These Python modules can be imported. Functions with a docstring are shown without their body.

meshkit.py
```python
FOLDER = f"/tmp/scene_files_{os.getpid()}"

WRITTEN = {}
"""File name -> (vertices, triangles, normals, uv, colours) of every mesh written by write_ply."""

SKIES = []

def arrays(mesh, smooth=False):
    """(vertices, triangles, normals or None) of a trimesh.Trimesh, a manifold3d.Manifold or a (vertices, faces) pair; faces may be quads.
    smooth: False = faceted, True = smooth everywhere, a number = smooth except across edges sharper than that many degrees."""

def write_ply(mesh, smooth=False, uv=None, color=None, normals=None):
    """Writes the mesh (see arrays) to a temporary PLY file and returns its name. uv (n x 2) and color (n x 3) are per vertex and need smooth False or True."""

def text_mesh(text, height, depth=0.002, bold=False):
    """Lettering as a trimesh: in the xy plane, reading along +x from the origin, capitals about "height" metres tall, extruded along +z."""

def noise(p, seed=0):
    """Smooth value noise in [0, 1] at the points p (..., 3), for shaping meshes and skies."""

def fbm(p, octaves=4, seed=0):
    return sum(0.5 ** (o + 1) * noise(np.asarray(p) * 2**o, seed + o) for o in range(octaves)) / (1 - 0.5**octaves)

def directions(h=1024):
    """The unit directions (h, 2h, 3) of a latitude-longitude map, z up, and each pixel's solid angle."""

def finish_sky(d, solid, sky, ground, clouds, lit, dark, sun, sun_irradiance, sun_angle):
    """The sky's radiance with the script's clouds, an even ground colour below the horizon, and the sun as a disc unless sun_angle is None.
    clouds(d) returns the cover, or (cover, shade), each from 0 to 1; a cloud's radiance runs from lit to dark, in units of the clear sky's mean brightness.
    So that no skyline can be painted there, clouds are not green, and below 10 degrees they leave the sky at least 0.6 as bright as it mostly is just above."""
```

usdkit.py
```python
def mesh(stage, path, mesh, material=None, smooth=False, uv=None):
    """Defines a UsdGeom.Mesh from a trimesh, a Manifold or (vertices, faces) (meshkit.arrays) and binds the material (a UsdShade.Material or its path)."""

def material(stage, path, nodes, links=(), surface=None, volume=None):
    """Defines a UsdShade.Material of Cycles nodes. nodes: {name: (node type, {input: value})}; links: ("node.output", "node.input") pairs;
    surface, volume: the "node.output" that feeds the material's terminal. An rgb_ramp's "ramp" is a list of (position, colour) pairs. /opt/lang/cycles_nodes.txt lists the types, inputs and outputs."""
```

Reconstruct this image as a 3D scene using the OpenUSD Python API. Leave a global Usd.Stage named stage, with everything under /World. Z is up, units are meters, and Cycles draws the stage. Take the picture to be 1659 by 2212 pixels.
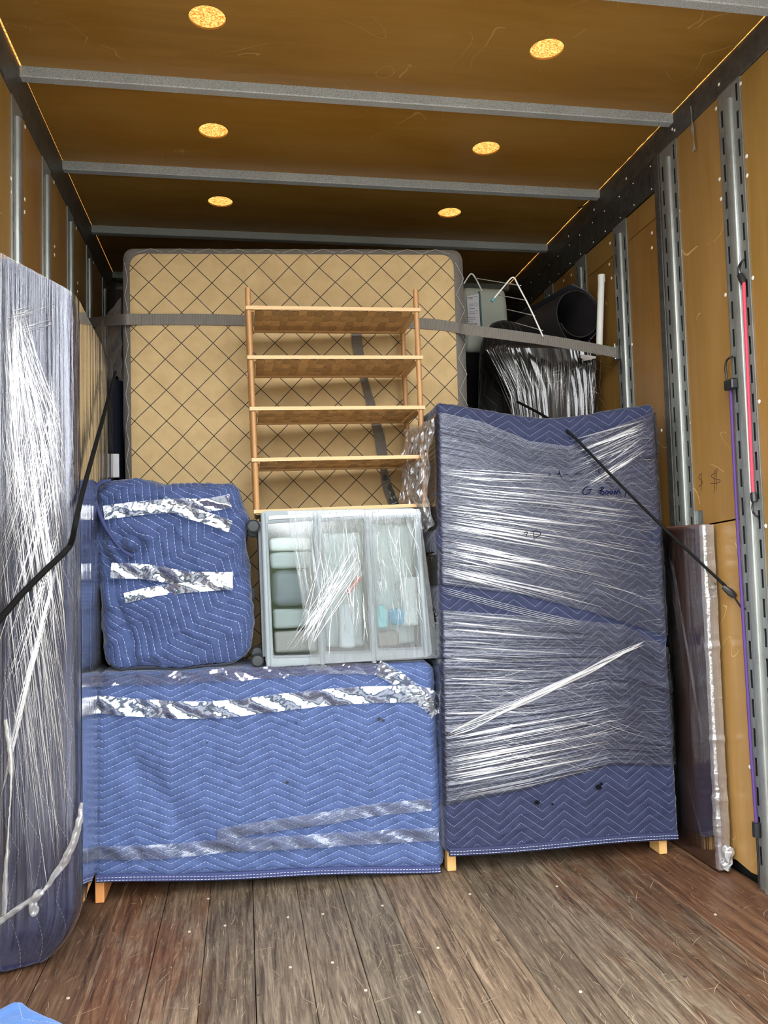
import math, random, numpy as np, trimesh, usdkit, meshkit
import manifold3d as m3
from pxr import Usd, UsdGeom, UsdShade, UsdLux, Gf, Sdf

stage = Usd.Stage.CreateInMemory()
UsdGeom.SetStageUpAxis(stage, 'Z'); UsdGeom.SetStageMetersPerUnit(stage, 1.0)
UsdGeom.Xform.Define(stage, '/World'); UsdGeom.Scope.Define(stage, '/World/Looks')
random.seed(7)
RNG = np.random.default_rng(7)

# ------------------------------------------------------------------ camera, sky, exposure
FPX, YAW, PITCH, ROLL = 1746.98, .1736, .0564, -.0277
CAMH = 1.0706            # camera height above the truck floor; x = 0 and y = 0 at the camera, y runs into the truck
R_, L_, H_ = 1.580, -.674, 2.667   # right wall, left wall, ceiling
Y0, YB = 1.25, 5.0       # open tail end and bulkhead of the truck
_fw = np.array([math.sin(YAW)*math.cos(PITCH), math.cos(YAW)*math.cos(PITCH), math.sin(PITCH)])
_r = np.array([math.cos(YAW), -math.sin(YAW), 0]); _u = np.cross(_r, _fw)
_r, _u = math.cos(ROLL)*_r + math.sin(ROLL)*_u, -math.sin(ROLL)*_r + math.cos(ROLL)*_u
cam = UsdGeom.Camera.Define(stage, '/World/camera')
cam.CreateHorizontalApertureAttr(36.0); cam.CreateVerticalApertureAttr(48.0)
cam.CreateFocalLengthAttr(36.0*FPX/1659); cam.CreateClippingRangeAttr(Gf.Vec2f(.05, 500))
cam.CreateFStopAttr(0.0)
_m = Gf.Matrix4d(*[float(v) for v in (*_r, 0, *_u, 0, *(-_fw), 0, 0, 0, CAMH, 1)])
cam.AddTransformOp().Set(_m)
cam.CreateExposureAttr(1.42)
sky = UsdLux.DomeLight.Define(stage, '/World/sky')      # bright overcast sky
sky.CreateIntensityAttr(1.0); sky.CreateColorAttr(Gf.Vec3f(.95, .98, 1.0))

_C = np.array([0, 0, CAMH])
def at(px, py, x=None, y=None, z=None):
    """The point of the photograph's pixel that lies in the plane x, y or z = const (used to take measurements)."""
    d = _fw + (px-829.5)/FPX*_r - (py-1106)/FPX*_u
    k, v = (0, x) if x is not None else (1, y) if y is not None else (2, z)
    return _C + d*(v - _C[k])/d[k]

# ------------------------------------------------------------------ helpers
_used = {}
def numbered(parent, name):
    k = (str(parent), name); n = _used.get(k, -1) + 1; _used[k] = n
    return name if n == 0 else f'{name}_{n:03d}'
def tag(o, label=None, cat=None, group=None, kind=None):
    for k, v in (('label', label), ('category', cat), ('group', group), ('kind', kind)):
        if v: o.SetCustomDataByKey(k, v)
    return o
def path_of(parent): return '/World' if parent is None else str(parent.GetPath())
def thing(name, label=None, cat=None, group=None, kind=None, loc=(0, 0, 0), rot=None):
    x = UsdGeom.Xform.Define(stage, '/World/' + numbered('/World', name))
    if any(loc): x.AddTranslateOp().Set(Gf.Vec3d(*map(float, loc)))
    if rot: x.AddRotateXYZOp().Set(Gf.Vec3f(*rot))
    return tag(x.GetPrim(), label, cat, group, kind)
def obj(name, mesh, mat, parent=None, smooth=False, uv=None, **t):
    p = path_of(parent) + '/' + numbered(path_of(parent), name)
    return tag(usdkit.mesh(stage, p, mesh, mat, smooth=smooth, uv=uv).GetPrim(), **t)
def raw(name, v, f, n, uv, mat, parent=None, **t):
    p = path_of(parent) + '/' + numbered(path_of(parent), name)
    m = usdkit.mesh(stage, p, (v, f), mat, smooth=False, uv=uv)
    if n is not None:
        m.CreateNormalsAttr([Gf.Vec3f(*map(float, q)) for q in n] if len(n) < 50 else __import__('pxr').Vt.Vec3fArray.FromNumpy(np.asarray(n, np.float32)))
        m.SetNormalsInterpolation('vertex')
    return tag(m.GetPrim(), **t)
def cat(ms): return trimesh.util.concatenate(ms)
def box(x0, x1, y0, y1, z0, z1):
    b = trimesh.creation.box([abs(x1-x0), abs(y1-y0), abs(z1-z0)]); b.apply_translation([(x0+x1)/2, (y0+y1)/2, (z0+z1)/2]); return b
def hull(pts): return trimesh.convex.convex_hull(np.asarray(pts, float))
def cbox(x0, x1, y0, y1, z0, z1, c=.002):
    """Box with chamfered edges."""
    lo, hi = np.array([min(x0, x1), min(y0, y1), min(z0, z1)]), np.array([max(x0, x1), max(y0, y1), max(z0, z1)])
    c = min(c, *((hi-lo)*.45)); pts = []
    for k in range(3):
        a, b = lo + c, hi - c; a[k], b[k] = lo[k], hi[k]
        pts += [[(a, b)[i][0], (a, b)[j][1], (a, b)[l][2]] for i in (0, 1) for j in (0, 1) for l in (0, 1)]
    return hull(pts)
def rbox(x0, x1, y0, y1, z0, z1, r=.01, seg=4):
    s = trimesh.creation.icosphere(2, r).vertices
    pts = [s + [x, y, z] for x in (x0+r, x1-r) for y in (y0+r, y1-r) for z in (z0+r, z1-r)]
    return hull(np.vstack(pts))
def extrude2d(contours, t):
    """Contours (outer and holes, in xy) extruded along +z by t."""
    m = m3.CrossSection([np.asarray(c, float) for c in contours], m3.FillRule.EvenOdd).extrude(t).to_mesh()
    return trimesh.Trimesh(m.vert_properties[:, :3], m.tri_verts, process=False)
def rect(x0, x1, y0, y1): return [(x0, y0), (x1, y0), (x1, y1), (x0, y1)]
def swap(m, M):
    m = m.copy(); M4 = np.eye(4); M4[:3, :3] = M; m.apply_transform(M4)
    return m
def catmull(P, n=8, closed=False):
    P = np.asarray(P, float); out = []
    Q = np.vstack([2*P[0]-P[1], P, 2*P[-1]-P[-2]])
    for i in range(1, len(Q)-2):
        for t in np.linspace(0, 1, n, endpoint=False):
            a, b, c, d = Q[i-1:i+3]
            out.append(.5*((2*b) + (-a+c)*t + (2*a-5*b+4*c-d)*t*t + (-a+3*b-3*c+d)*t**3))
    return np.array(out + [P[-1]])
def tube(P, r, sides=10, cap=True):
    """Round tube along a polyline; r a number or one per point."""
    P = np.asarray(P, float); n = len(P); r = np.full(n, r) if np.ndim(r) == 0 else np.asarray(r, float)
    T = np.gradient(P, axis=0); T /= np.linalg.norm(T, axis=1, keepdims=True)
    a = np.array([0, 0, 1.]) if abs(T[0][2]) < .9 else np.array([1., 0, 0])
    N = np.cross(T[0], a); N /= np.linalg.norm(N); rings = []
    for i in range(n):
        N = N - T[i]*(N@T[i]); N /= np.linalg.norm(N); B = np.cross(T[i], N)
        ang = np.arange(sides)*2*math.pi/sides
        rings.append(P[i] + r[i]*(np.cos(ang)[:, None]*N + np.sin(ang)[:, None]*B))
    v = np.vstack(rings); f = []
    for i in range(n-1):
        for k in range(sides):
            a0, a1, b0, b1 = i*sides+k, i*sides+(k+1) % sides, (i+1)*sides+k, (i+1)*sides+(k+1) % sides
            f += [[a0, a1, b1], [a0, b1, b0]]
    if cap:
        v = np.vstack([v, P[0], P[-1]]); c0, c1 = len(v)-2, len(v)-1
        f += [[c0, (k+1) % sides, k] for k in range(sides)] + [[c1, (n-1)*sides+k, (n-1)*sides+(k+1) % sides] for k in range(sides)]
    m = trimesh.Trimesh(v, f, process=False); m.fix_normals() if not cap else None
    return m
def cyl(p0, p1, r, sides=20): return tube([p0, (np.asarray(p0)+p1)/2, p1], r, sides)
def band(P, W, half, t, nrm=None):
    """Flat band of thickness t along P; W the width direction(s)."""
    P = np.asarray(P, float); n = len(P); W = np.broadcast_to(np.asarray(W, float), P.shape)
    half = np.broadcast_to(half, n)
    T = np.gradient(P, axis=0); N = np.cross(T, W); N /= np.linalg.norm(N, axis=1, keepdims=True)
    s = np.concatenate([[0], np.cumsum(np.linalg.norm(np.diff(P, axis=0), axis=1))])
    a, b = P - W*half[:, None], P + W*half[:, None]
    v = np.stack([a-N*t/2, b-N*t/2, b+N*t/2, a+N*t/2], 1).reshape(-1, 3); f = []
    uv = np.stack([np.repeat(s, 4), np.stack([-half, half, half, -half], 1).ravel()], 1)
    for i in range(n-1):
        for k in range(4):
            p, q = i*4+k, i*4+(k+1) % 4
            f += [[p, q, q+4], [p, q+4, p+4]]
    e = (n-1)*4
    f += [[0, 2, 1], [0, 3, 2], [e, e+1, e+2], [e, e+2, e+3]]
    return v, np.array(f), uv
def grid_faces(nu, nv, base=0, flip=False):
    i, j = np.meshgrid(np.arange(nu-1), np.arange(nv-1), indexing='ij')
    a = base + i*nv + j; b = a + nv; c = b + 1; d = a + 1
    q = np.stack([a, b, c, d], -1).reshape(-1, 4)
    if flip: q = q[:, ::-1]
    return np.vstack([q[:, [0, 1, 2]], q[:, [0, 2, 3]]])
def vnormals(v, f, merge=None):
    """Smooth normals; merge: points that coincide under these coordinates share one."""
    key = np.round((v if merge is None else merge)*2e4).astype(np.int64)
    _, inv = np.unique(key, axis=0, return_inverse=True); inv = inv.ravel()
    fn = np.cross(v[f[:, 1]]-v[f[:, 0]], v[f[:, 2]]-v[f[:, 0]])
    n = np.zeros((inv.max()+1, 3))
    for k in range(3): np.add.at(n, inv[f[:, k]], fn)
    n /= np.maximum(np.linalg.norm(n, axis=1, keepdims=True), 1e-12)
    return n[inv]
def nz(a, b, seed, c=0.): return meshkit.noise(np.stack([a, b, np.zeros_like(a)+c], -1), seed)*2 - 1
def fb(p, seed, o=3): return meshkit.fbm(p, o, seed)*2 - 1
def tri(x, p): return np.abs(((x/p) % 1)*2 - 1)*p/2       # 0..p/2

# ------------------------------------------------------------------ materials
LK = '/World/Looks/'
def mat(name, nodes, links=(), surface='p.BSDF'): return usdkit.material(stage, LK + name, nodes, links, surface)
def plain(name, col, rough=.5, metal=0., spec=.5, **k):
    return mat(name, {'p': ('principled_bsdf', dict(base_color=col, roughness=rough, metallic=metal, specular_ior_level=spec, **k))})
def plywood(name, c1, c2, c3, stretch, rough=.33, seed=0., scratch=.25):
    """Varnished veneer: fine grain stretched along one axis, broad tone patches, thin pale scratches."""
    big = tuple(max(.7, s*.07) for s in stretch)
    return mat(name, {
        'g': ('geometry', {}),
        'm1': ('mapping', dict(scale=stretch, location=(seed, seed*1.7, seed*.3))),
        'n1': ('noise_texture', dict(scale=1., detail=5., roughness=.62, distortion=.6)),
        'm2': ('mapping', dict(scale=big, location=(seed*2, seed, 3.))),
        'n2': ('noise_texture', dict(scale=1.6, detail=3., roughness=.5)),
        'r': ('rgb_ramp', dict(ramp=[(.25, c1), (.5, c2), (.78, c3)])),
        'a': ('mix', dict(fac=.6)),
        'n3': ('noise_texture', dict(scale=2.3, detail=1.2, distortion=1.5)),
        's0': ('math', dict(math_type='subtract', value2=.5)), 's1': ('math', dict(math_type='absolute')),
        's2': ('math', dict(math_type='less_than', value2=.0022)),
        'n4': ('noise_texture', dict(scale=5., detail=1.)), 's3': ('math', dict(math_type='greater_than', value2=.58)),
        's4': ('math', dict(math_type='multiply')), 's5': ('math', dict(math_type='multiply', value2=scratch)),
        'mx': ('mix', dict(color2=(.62, .42, .17))),
        'b': ('bump', dict(strength=.12, distance=.002)),
        'rr': ('map_range', dict(from_min=.3, from_max=.7, to_min=rough-.07, to_max=rough+.1)),
        'p': ('principled_bsdf', dict(specular_ior_level=.45)),
    }, [('g.position', 'm1.vector'), ('m1.vector', 'n1.vector'), ('g.position', 'm2.vector'), ('m2.vector', 'n2.vector'),
        ('n1.fac', 'a.color1'), ('n2.fac', 'a.color2'), ('a.color', 'r.fac'), ('g.position', 'n3.vector'), ('n3.fac', 's0.value1'), ('s0.value', 's1.value1'),
        ('s1.value', 's2.value1'), ('g.position', 'n4.vector'), ('n4.fac', 's3.value1'), ('s2.value', 's4.value1'), ('s3.value', 's4.value2'), ('s4.value', 's5.value1'),
        ('s5.value', 'mx.fac'), ('r.color', 'mx.color1'), ('mx.color', 'p.base_color'), ('n1.fac', 'b.height'), ('b.normal', 'p.normal'),
        ('n2.fac', 'rr.value'), ('rr.result', 'p.roughness')])
PLY_C = [plywood(f'ceiling_plywood_{i}', (.185+.02*i, .088+.008*i, .013), (.265+.02*i, .130+.008*i, .022), (.35, .19, .042), (3., 32., 8.), .36, 1.3*i+.4, .35) for i in range(3)]
PLY_W = [plywood(f'wall_plywood_{i}', (.215, .104+.006*i, .024), (.285, .145+.006*i, .038), (.36, .20, .066), (9., 38., 2.4), .38, 2.1*i+5., .8) for i in range(3)]
PLY_LOW = plywood('wall_plywood_worn', (.29, .150, .040), (.37, .205, .062), (.47, .295, .12), (9., 30., 2.0), .36, 9., 1.)
def metal(name, c, rough, metallic, nscale, namp, streak=None):
    return mat(name, {
        'g': ('geometry', {}), 'm': ('mapping', dict(scale=streak or (1, 1, 1))),
        'n': ('noise_texture', dict(scale=nscale, detail=2., roughness=.7)),
        'n2': ('noise_texture', dict(scale=6., detail=4., roughness=.65)),
        'r': ('rgb_ramp', dict(ramp=[(.3, tuple(x*(1-namp) for x in c)), (.7, tuple(min(1, x*(1+namp)) for x in c))])),
        'mx': ('mix', dict(mix_type='multiply', fac=.28)),
        'r2': ('rgb_ramp', dict(ramp=[(.3, (.55, .53, .5)), (.65, (1, 1, 1))])),
        'rr': ('map_range', dict(from_min=.3, from_max=.7, to_min=rough-.08, to_max=rough+.1)),
        'p': ('principled_bsdf', dict(metallic=metallic)),
    }, [('g.position', 'm.vector'), ('m.vector', 'n.vector'), ('g.position', 'n2.vector'), ('n.fac', 'r.fac'), ('n2.fac', 'r2.fac'), ('r.color', 'mx.color1'), ('r2.color', 'mx.color2'),
        ('mx.color', 'p.base_color'), ('n2.fac', 'rr.value'), ('rr.result', 'p.roughness')])
GALV = metal('galvanised_steel', (.42, .43, .42), .48, .15, 330., .5)
POST = metal('zinc_post', (.34, .355, .335), .36, .6, 40., .10, (3, 3, .35))
RAIL = metal('dark_rail_steel', (.105, .10, .09), .42, .5, 30., .3)
PLATE = metal('slotted_plate_steel', (.06, .06, .055), .45, .4, 40., .3)
BLACK = plain('black_void', (.006, .006, .006), .8)
SCREW = plain('white_screw_head', (.75, .72, .64), .45)
ROOF = mat('translucent_roof_skin', {
    'g': ('geometry', {}), 'n': ('noise_texture', dict(scale=210., detail=1.5, roughness=.6)),
    'r': ('rgb_ramp', dict(ramp=[(.34, (.34, .13, .03)), (.48, (.43, .27, .11)), (.60, (.50, .40, .24))])), 't': ('translucent_bsdf', {})},
    [('g.position', 'n.vector'), ('n.fac', 'r.fac'), ('r.color', 't.color')], 't.BSDF')
def floor_mat(name, tint, seed):
    """Worn hardwood: dark grain, tan wear along the boards, redder towards the walls."""
    return mat(name, {
        'g': ('geometry', {}), 'm1': ('mapping', dict(scale=(60., 3.6, 1), location=(seed, seed*3.1, 0))),
        'n1': ('noise_texture', dict(scale=1., detail=8., roughness=.72, distortion=.9)),
        'm2': ('mapping', dict(scale=(4.5, 1.6, 1), location=(seed*.5, seed, 0))),
        'n2': ('noise_texture', dict(scale=1.6, detail=5., roughness=.65)),
        'm5': ('mapping', dict(scale=(230., 9., 1), location=(seed*2, seed, 0))), 'n5': ('noise_texture', dict(scale=1., detail=4., roughness=.7, distortion=.8)),
        'n6': ('noise_texture', dict(scale=23., detail=6., roughness=.75)),
        'r1': ('rgb_ramp', dict(ramp=[(.30, (.028, .017, .010)), (.42, (.080, .057, .038)), (.54, (.152, .116, .080)), (.70, (.27, .215, .15))])),
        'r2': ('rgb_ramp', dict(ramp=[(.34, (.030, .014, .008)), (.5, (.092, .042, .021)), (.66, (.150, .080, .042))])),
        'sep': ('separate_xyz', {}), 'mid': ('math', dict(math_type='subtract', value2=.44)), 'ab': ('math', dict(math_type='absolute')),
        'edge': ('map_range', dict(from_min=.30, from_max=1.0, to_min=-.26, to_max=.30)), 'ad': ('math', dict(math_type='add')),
        'k': ('map_range', dict(from_min=.40, from_max=.62, to_min=0., to_max=.92, clamp=True)),
        'mx': ('mix', {}), 'tn': ('mix', dict(mix_type='multiply', fac=1., color2=tint)),
        'w1': ('map_range', dict(from_min=.53, from_max=.70, to_min=0., to_max=1., clamp=True)), 'w2': ('map_range', dict(from_min=.42, from_max=.66, to_min=.05, to_max=1., clamp=True)),
        'w3': ('math', dict(math_type='multiply')), 'kk': ('map_range', dict(from_min=0., from_max=1., to_min=1.0, to_max=.38)), 'w4': ('math', dict(math_type='multiply')), 'sc': ('mix', dict(color2=(.33, .26, .165))),
        'b': ('bump', dict(strength=.5, distance=.003)), 'rr': ('map_range', dict(from_min=.3, from_max=.7, to_min=.42, to_max=.68)),
        'p': ('principled_bsdf', dict(specular_ior_level=.3))},
        [('g.position', 'm1.vector'), ('m1.vector', 'n1.vector'), ('g.position', 'm2.vector'), ('m2.vector', 'n2.vector'), ('g.position', 'm5.vector'), ('m5.vector', 'n5.vector'), ('g.position', 'n6.vector'),
         ('n1.fac', 'r1.fac'), ('n1.fac', 'r2.fac'),
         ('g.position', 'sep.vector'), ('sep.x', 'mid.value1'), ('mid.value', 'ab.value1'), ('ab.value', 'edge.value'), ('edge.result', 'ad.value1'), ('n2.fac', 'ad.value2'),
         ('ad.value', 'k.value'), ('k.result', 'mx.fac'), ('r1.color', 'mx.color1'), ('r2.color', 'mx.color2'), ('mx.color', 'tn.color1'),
         ('n5.fac', 'w1.value'), ('n6.fac', 'w2.value'), ('w1.result', 'w3.value1'), ('w2.result', 'w3.value2'), ('k.result', 'kk.value'), ('w3.value', 'w4.value1'), ('kk.result', 'w4.value2'),
         ('w4.value', 'sc.fac'), ('tn.color', 'sc.color1'), ('sc.color', 'p.base_color'),
         ('n1.fac', 'b.height'), ('b.normal', 'p.normal'), ('n2.fac', 'rr.value'), ('rr.result', 'p.roughness')])
FLOOR = [floor_mat(f'floor_board_{i}', t, 1.7*i) for i, t in enumerate([(1, 1, 1), (.8, .78, .76), (1.12, 1.02, .95), (.92, .95, .95)])]

def quilt_mat(name, base, dark, stitch, spacing, period, amp, rot=0., width=.0011, dash=.011, rough=.75, duty=.68, sheen=.25):
    """Quilted moving blanket, in the metres of the mesh's own st coordinates: zigzag rows of dashed stitching."""
    return mat(name, {
        'uv': ('texture_coordinate', {}), 'mp': ('mapping', dict(rotation=(0, 0, rot))), 's': ('separate_xyz', {}),
        'pp': ('math', dict(math_type='pingpong', value2=period/2)), 'pa': ('math', dict(math_type='multiply', value2=amp/(period/2))),
        'v': ('math', dict(math_type='add')), 'd': ('math', dict(math_type='divide', value2=spacing)), 'fr': ('math', dict(math_type='fraction')),
        'fa': ('math', dict(math_type='add', value2=100.)),
        'c': ('math', dict(math_type='subtract', value2=.5)), 'ab': ('math', dict(math_type='absolute')),
        'ln': ('map_range', dict(from_min=.5-width/spacing, from_max=.5-width/spacing*.35, to_min=0., to_max=1., clamp=True)),
        'du': ('math', dict(math_type='divide', value2=dash)), 'du2': ('math', dict(math_type='add', value2=500.)), 'df': ('math', dict(math_type='fraction')), 'dl': ('math', dict(math_type='less_than', value2=duty)),
        'st': ('math', dict(math_type='multiply')),
        'n': ('noise_texture', dict(scale=26., detail=4., roughness=.6)), 'n2': ('noise_texture', dict(scale=260., detail=2.)),
        'r': ('rgb_ramp', dict(ramp=[(.3, dark), (.7, base)])), 'mx': ('mix', dict(color2=stitch)),
        'bh': ('math', dict(math_type='multiply_add', value2=.25)), 'b': ('bump', dict(strength=.55, distance=.004)),
        'p': ('principled_bsdf', dict(roughness=rough, sheen_weight=sheen, sheen_roughness=.4, specular_ior_level=.25))},
        [('uv.UV', 'mp.vector'), ('mp.vector', 's.vector'), ('s.x', 'pp.value1'), ('pp.value', 'pa.value1'), ('pa.value', 'v.value1'), ('s.y', 'v.value2'), ('v.value', 'd.value1'), ('d.value', 'fa.value1'), ('fa.value', 'fr.value1'),
         ('fr.value', 'c.value1'), ('c.value', 'ab.value1'), ('ab.value', 'ln.value'), ('s.x', 'du.value1'), ('du.value', 'du2.value1'), ('du2.value', 'df.value1'), ('df.value', 'dl.value1'),
         ('ln.result', 'st.value1'), ('dl.value', 'st.value2'), ('uv.UV', 'n.vector'), ('uv.UV', 'n2.vector'), ('n.fac', 'r.fac'), ('r.color', 'mx.color1'), ('st.value', 'mx.fac'), ('mx.color', 'p.base_color'),
         ('n2.fac', 'bh.value1'), ('n.fac', 'bh.value3'), ('bh.value', 'b.height'), ('b.normal', 'p.normal')])
Q_LOW = dict(spacing=.0232, period=.213, amp=.045)
Q_TALL = dict(spacing=.029, period=.150, amp=.055)
Q_BUN = dict(spacing=.026, period=.19, amp=.05)
Q_LEFT = dict(spacing=.062, period=.30, amp=.05)
BLUE = quilt_mat('blue_quilt', (.070, .107, .245), (.046, .071, .170), (.36, .42, .60), width=.0009, **Q_LOW)
BLUE2 = quilt_mat('deep_blue_quilt', (.046, .072, .178), (.030, .047, .122), (.34, .39, .54), rot=.95, width=.0010, **Q_BUN)
NAVY = quilt_mat('navy_quilt', (.027, .033, .078), (.017, .021, .054), (.29, .32, .41), width=.00075, dash=.0075, **Q_TALL)
NAVY2 = quilt_mat('navy_quilt_upright', (.024, .026, .078), (.016, .017, .054), (.22, .23, .30), rot=1.45, width=.0010, **Q_LEFT)
BLACKQ = quilt_mat('black_quilt', (.010, .008, .007), (.006, .005, .005), (.10, .09, .08), spacing=.055, period=.16, amp=.05, rot=1.2, width=.0014, duty=1.1)
HEM = plain('blue_hem', (.030, .040, .125), .8); HEM_N = plain('navy_hem', (.019, .024, .072), .8)
THREAD = plain('pale_thread', (.50, .54, .66), .8)

def film_mat(name, haze, gloss, dense=1.0, rough=.10, bump=.5, sc=(6., 300.), tint=(.93, .95, 1.0), base=.0):
    """Clear stretch film: what lies behind shows through it; folds along st.x mirror the daylight."""
    return mat(name, {
        'uv': ('texture_coordinate', {}), 'm': ('mapping', dict(scale=(sc[0], sc[1], 1))), 'n': ('noise_texture', dict(scale=1., detail=4., roughness=.62, distortion=.25)),
        'b': ('bump', dict(strength=bump, distance=.004)), 'f': ('fresnel', dict(IOR=1.5)), 'k': ('math', dict(math_type='multiply_add', value2=2.1*dense, value3=base, use_clamp=True)),
        'g': ('glossy_bsdf', dict(color=tint, roughness=rough)), 'd': ('diffuse_bsdf', dict(color=(.8, .82, .86))), 'gd': ('mix_closure', dict(fac=haze)),
        't': ('transparent_bsdf', dict(color=gloss)), 'mx': ('mix_closure', {})},
        [('uv.UV', 'm.vector'), ('m.vector', 'n.vector'), ('n.fac', 'b.height'), ('b.normal', 'g.normal'), ('f.fac', 'k.value1'), ('k.value', 'mx.fac'),
         ('g.BSDF', 'gd.closure1'), ('d.BSDF', 'gd.closure2'), ('t.BSDF', 'mx.closure1'), ('gd.closure', 'mx.closure2')], 'mx.closure')
FILM = film_mat('stretch_film', .05, (.97, .97, .98), .95, rough=.10, bump=.45, base=.0)
FILM_L = film_mat('stretch_film_thick', .05, (.96, .96, .98), 1.25, bump=.5, base=.01, sc=(5., 320.))
FILM_D = film_mat('cloudy_film', .30, (.96, .97, .97), 1.9, rough=.12, bump=.9, base=.05, sc=(9., 210.))
FILM_SIDE = film_mat('stretch_film_taut', .02, (.97, .97, .98), 1.5, rough=.06, bump=.10, sc=(2., 130.), tint=(.98, .97, .95))
FILM_DULL = film_mat('stretch_film_crumpled', .25, (.90, .89, .87), 1.6, base=.06, sc=(40., 60.), bump=.8)
ROPE = mat('gathered_film', {'g': ('glossy_bsdf', dict(color=(1, 1, 1), roughness=.16)), 'd': ('diffuse_bsdf', dict(color=(.88, .89, .92))), 'gd': ('mix_closure', dict(fac=.22)),
                             't': ('transparent_bsdf', dict(color=(.97, .97, .97))), 'f': ('fresnel', dict(IOR=1.5)), 'k': ('math', dict(math_type='multiply_add', value2=1.6, value3=.38, use_clamp=True)), 'mx': ('mix_closure', {})},
           [('f.fac', 'k.value1'), ('k.value', 'mx.fac'), ('g.BSDF', 'gd.closure1'), ('d.BSDF', 'gd.closure2'), ('t.BSDF', 'mx.closure1'), ('gd.closure', 'mx.closure2')], 'mx.closure')
TAPE = film_mat('clear_packing_tape', .12, (.94, .95, .97), 2.5, rough=.06, bump=.12, sc=(30., 60.), base=.02)
TAPE_D = film_mat('dull_packing_tape', .35, (.96, .97, .99), 1.4, rough=.10, bump=.5, sc=(30., 60.), base=.02)
BAMBOO = plywood('bamboo', (.40, .215, .075), (.52, .30, .115), (.62, .39, .17), (6., 60., 60.), .42, 3., .0)
BAMBOO_V = plywood('bamboo_post', (.29, .14, .045), (.39, .20, .07), (.47, .27, .105), (60., 60., 5.), .42, 4., .0)
BAMBOO_L = plywood('bamboo_pale_edge', (.48, .29, .125), (.56, .36, .17), (.62, .42, .22), (6., 60., 60.), .5, 6., .0)
WEAVE = [plywood(f'bamboo_weave_{i}', tuple(x*s for x in (.36, .195, .065)), tuple(x*s for x in (.45, .26, .095)), tuple(x*s for x in (.52, .32, .13)), (50., 6., 20.), .5, 7.+i, .0) for i, s in enumerate((.8, 1., 1.18))]
PINE = plywood('pine_leg', (.56, .29, .085), (.64, .37, .13), (.71, .45, .19), (60., 60., 4.), .5, 11., .0)
ORANGE = plywood('stained_leg', (.52, .20, .055), (.60, .255, .08), (.66, .31, .11), (60., 60., 5.), .5, 12., .0)

# ------------------------------------------------------------------ the truck box
BOWS = [2.03, 2.646, 3.266, 3.888, 4.505]
ceiling = thing('ceiling', 'varnished plywood truck ceiling with steel roof bows and round skylight holes', None, kind='structure')
HOLES = [(-.076, 2.337), (.978, 2.349), (-.081, 2.972), (.970, 2.976), (-.072, 3.571), (.976, 3.573)]
ys = [Y0] + [b + .017 for b in BOWS] + [YB]
for i in range(len(ys)-1):
    yy = np.arange(ys[i]+.001, ys[i+1]-.001, .02); gl = .006 if i < 2 else .0015; rg = np.random.default_rng(i)
    cs = [np.vstack([[(L_+gl, ys[i+1]-.001), (L_+gl, ys[i]+.001)], np.stack([R_-.0065+.0035*np.cumsum(rg.normal(size=len(yy)))/4 % .004, yy], 1), [(R_-.006, ys[i+1]-.001)]])]
    for hx, hy in HOLES:
        if ys[i] < hy < ys[i+1]:
            a = np.arange(40)*math.pi/20; cs.append(np.stack([hx + .0535*np.cos(a), hy + .0535*np.sin(a)], 1))
    m = extrude2d(cs, .006); m.apply_translation([0, 0, H_])
    obj('plywood_panel', m, PLY_C[i % 3], ceiling)
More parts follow.
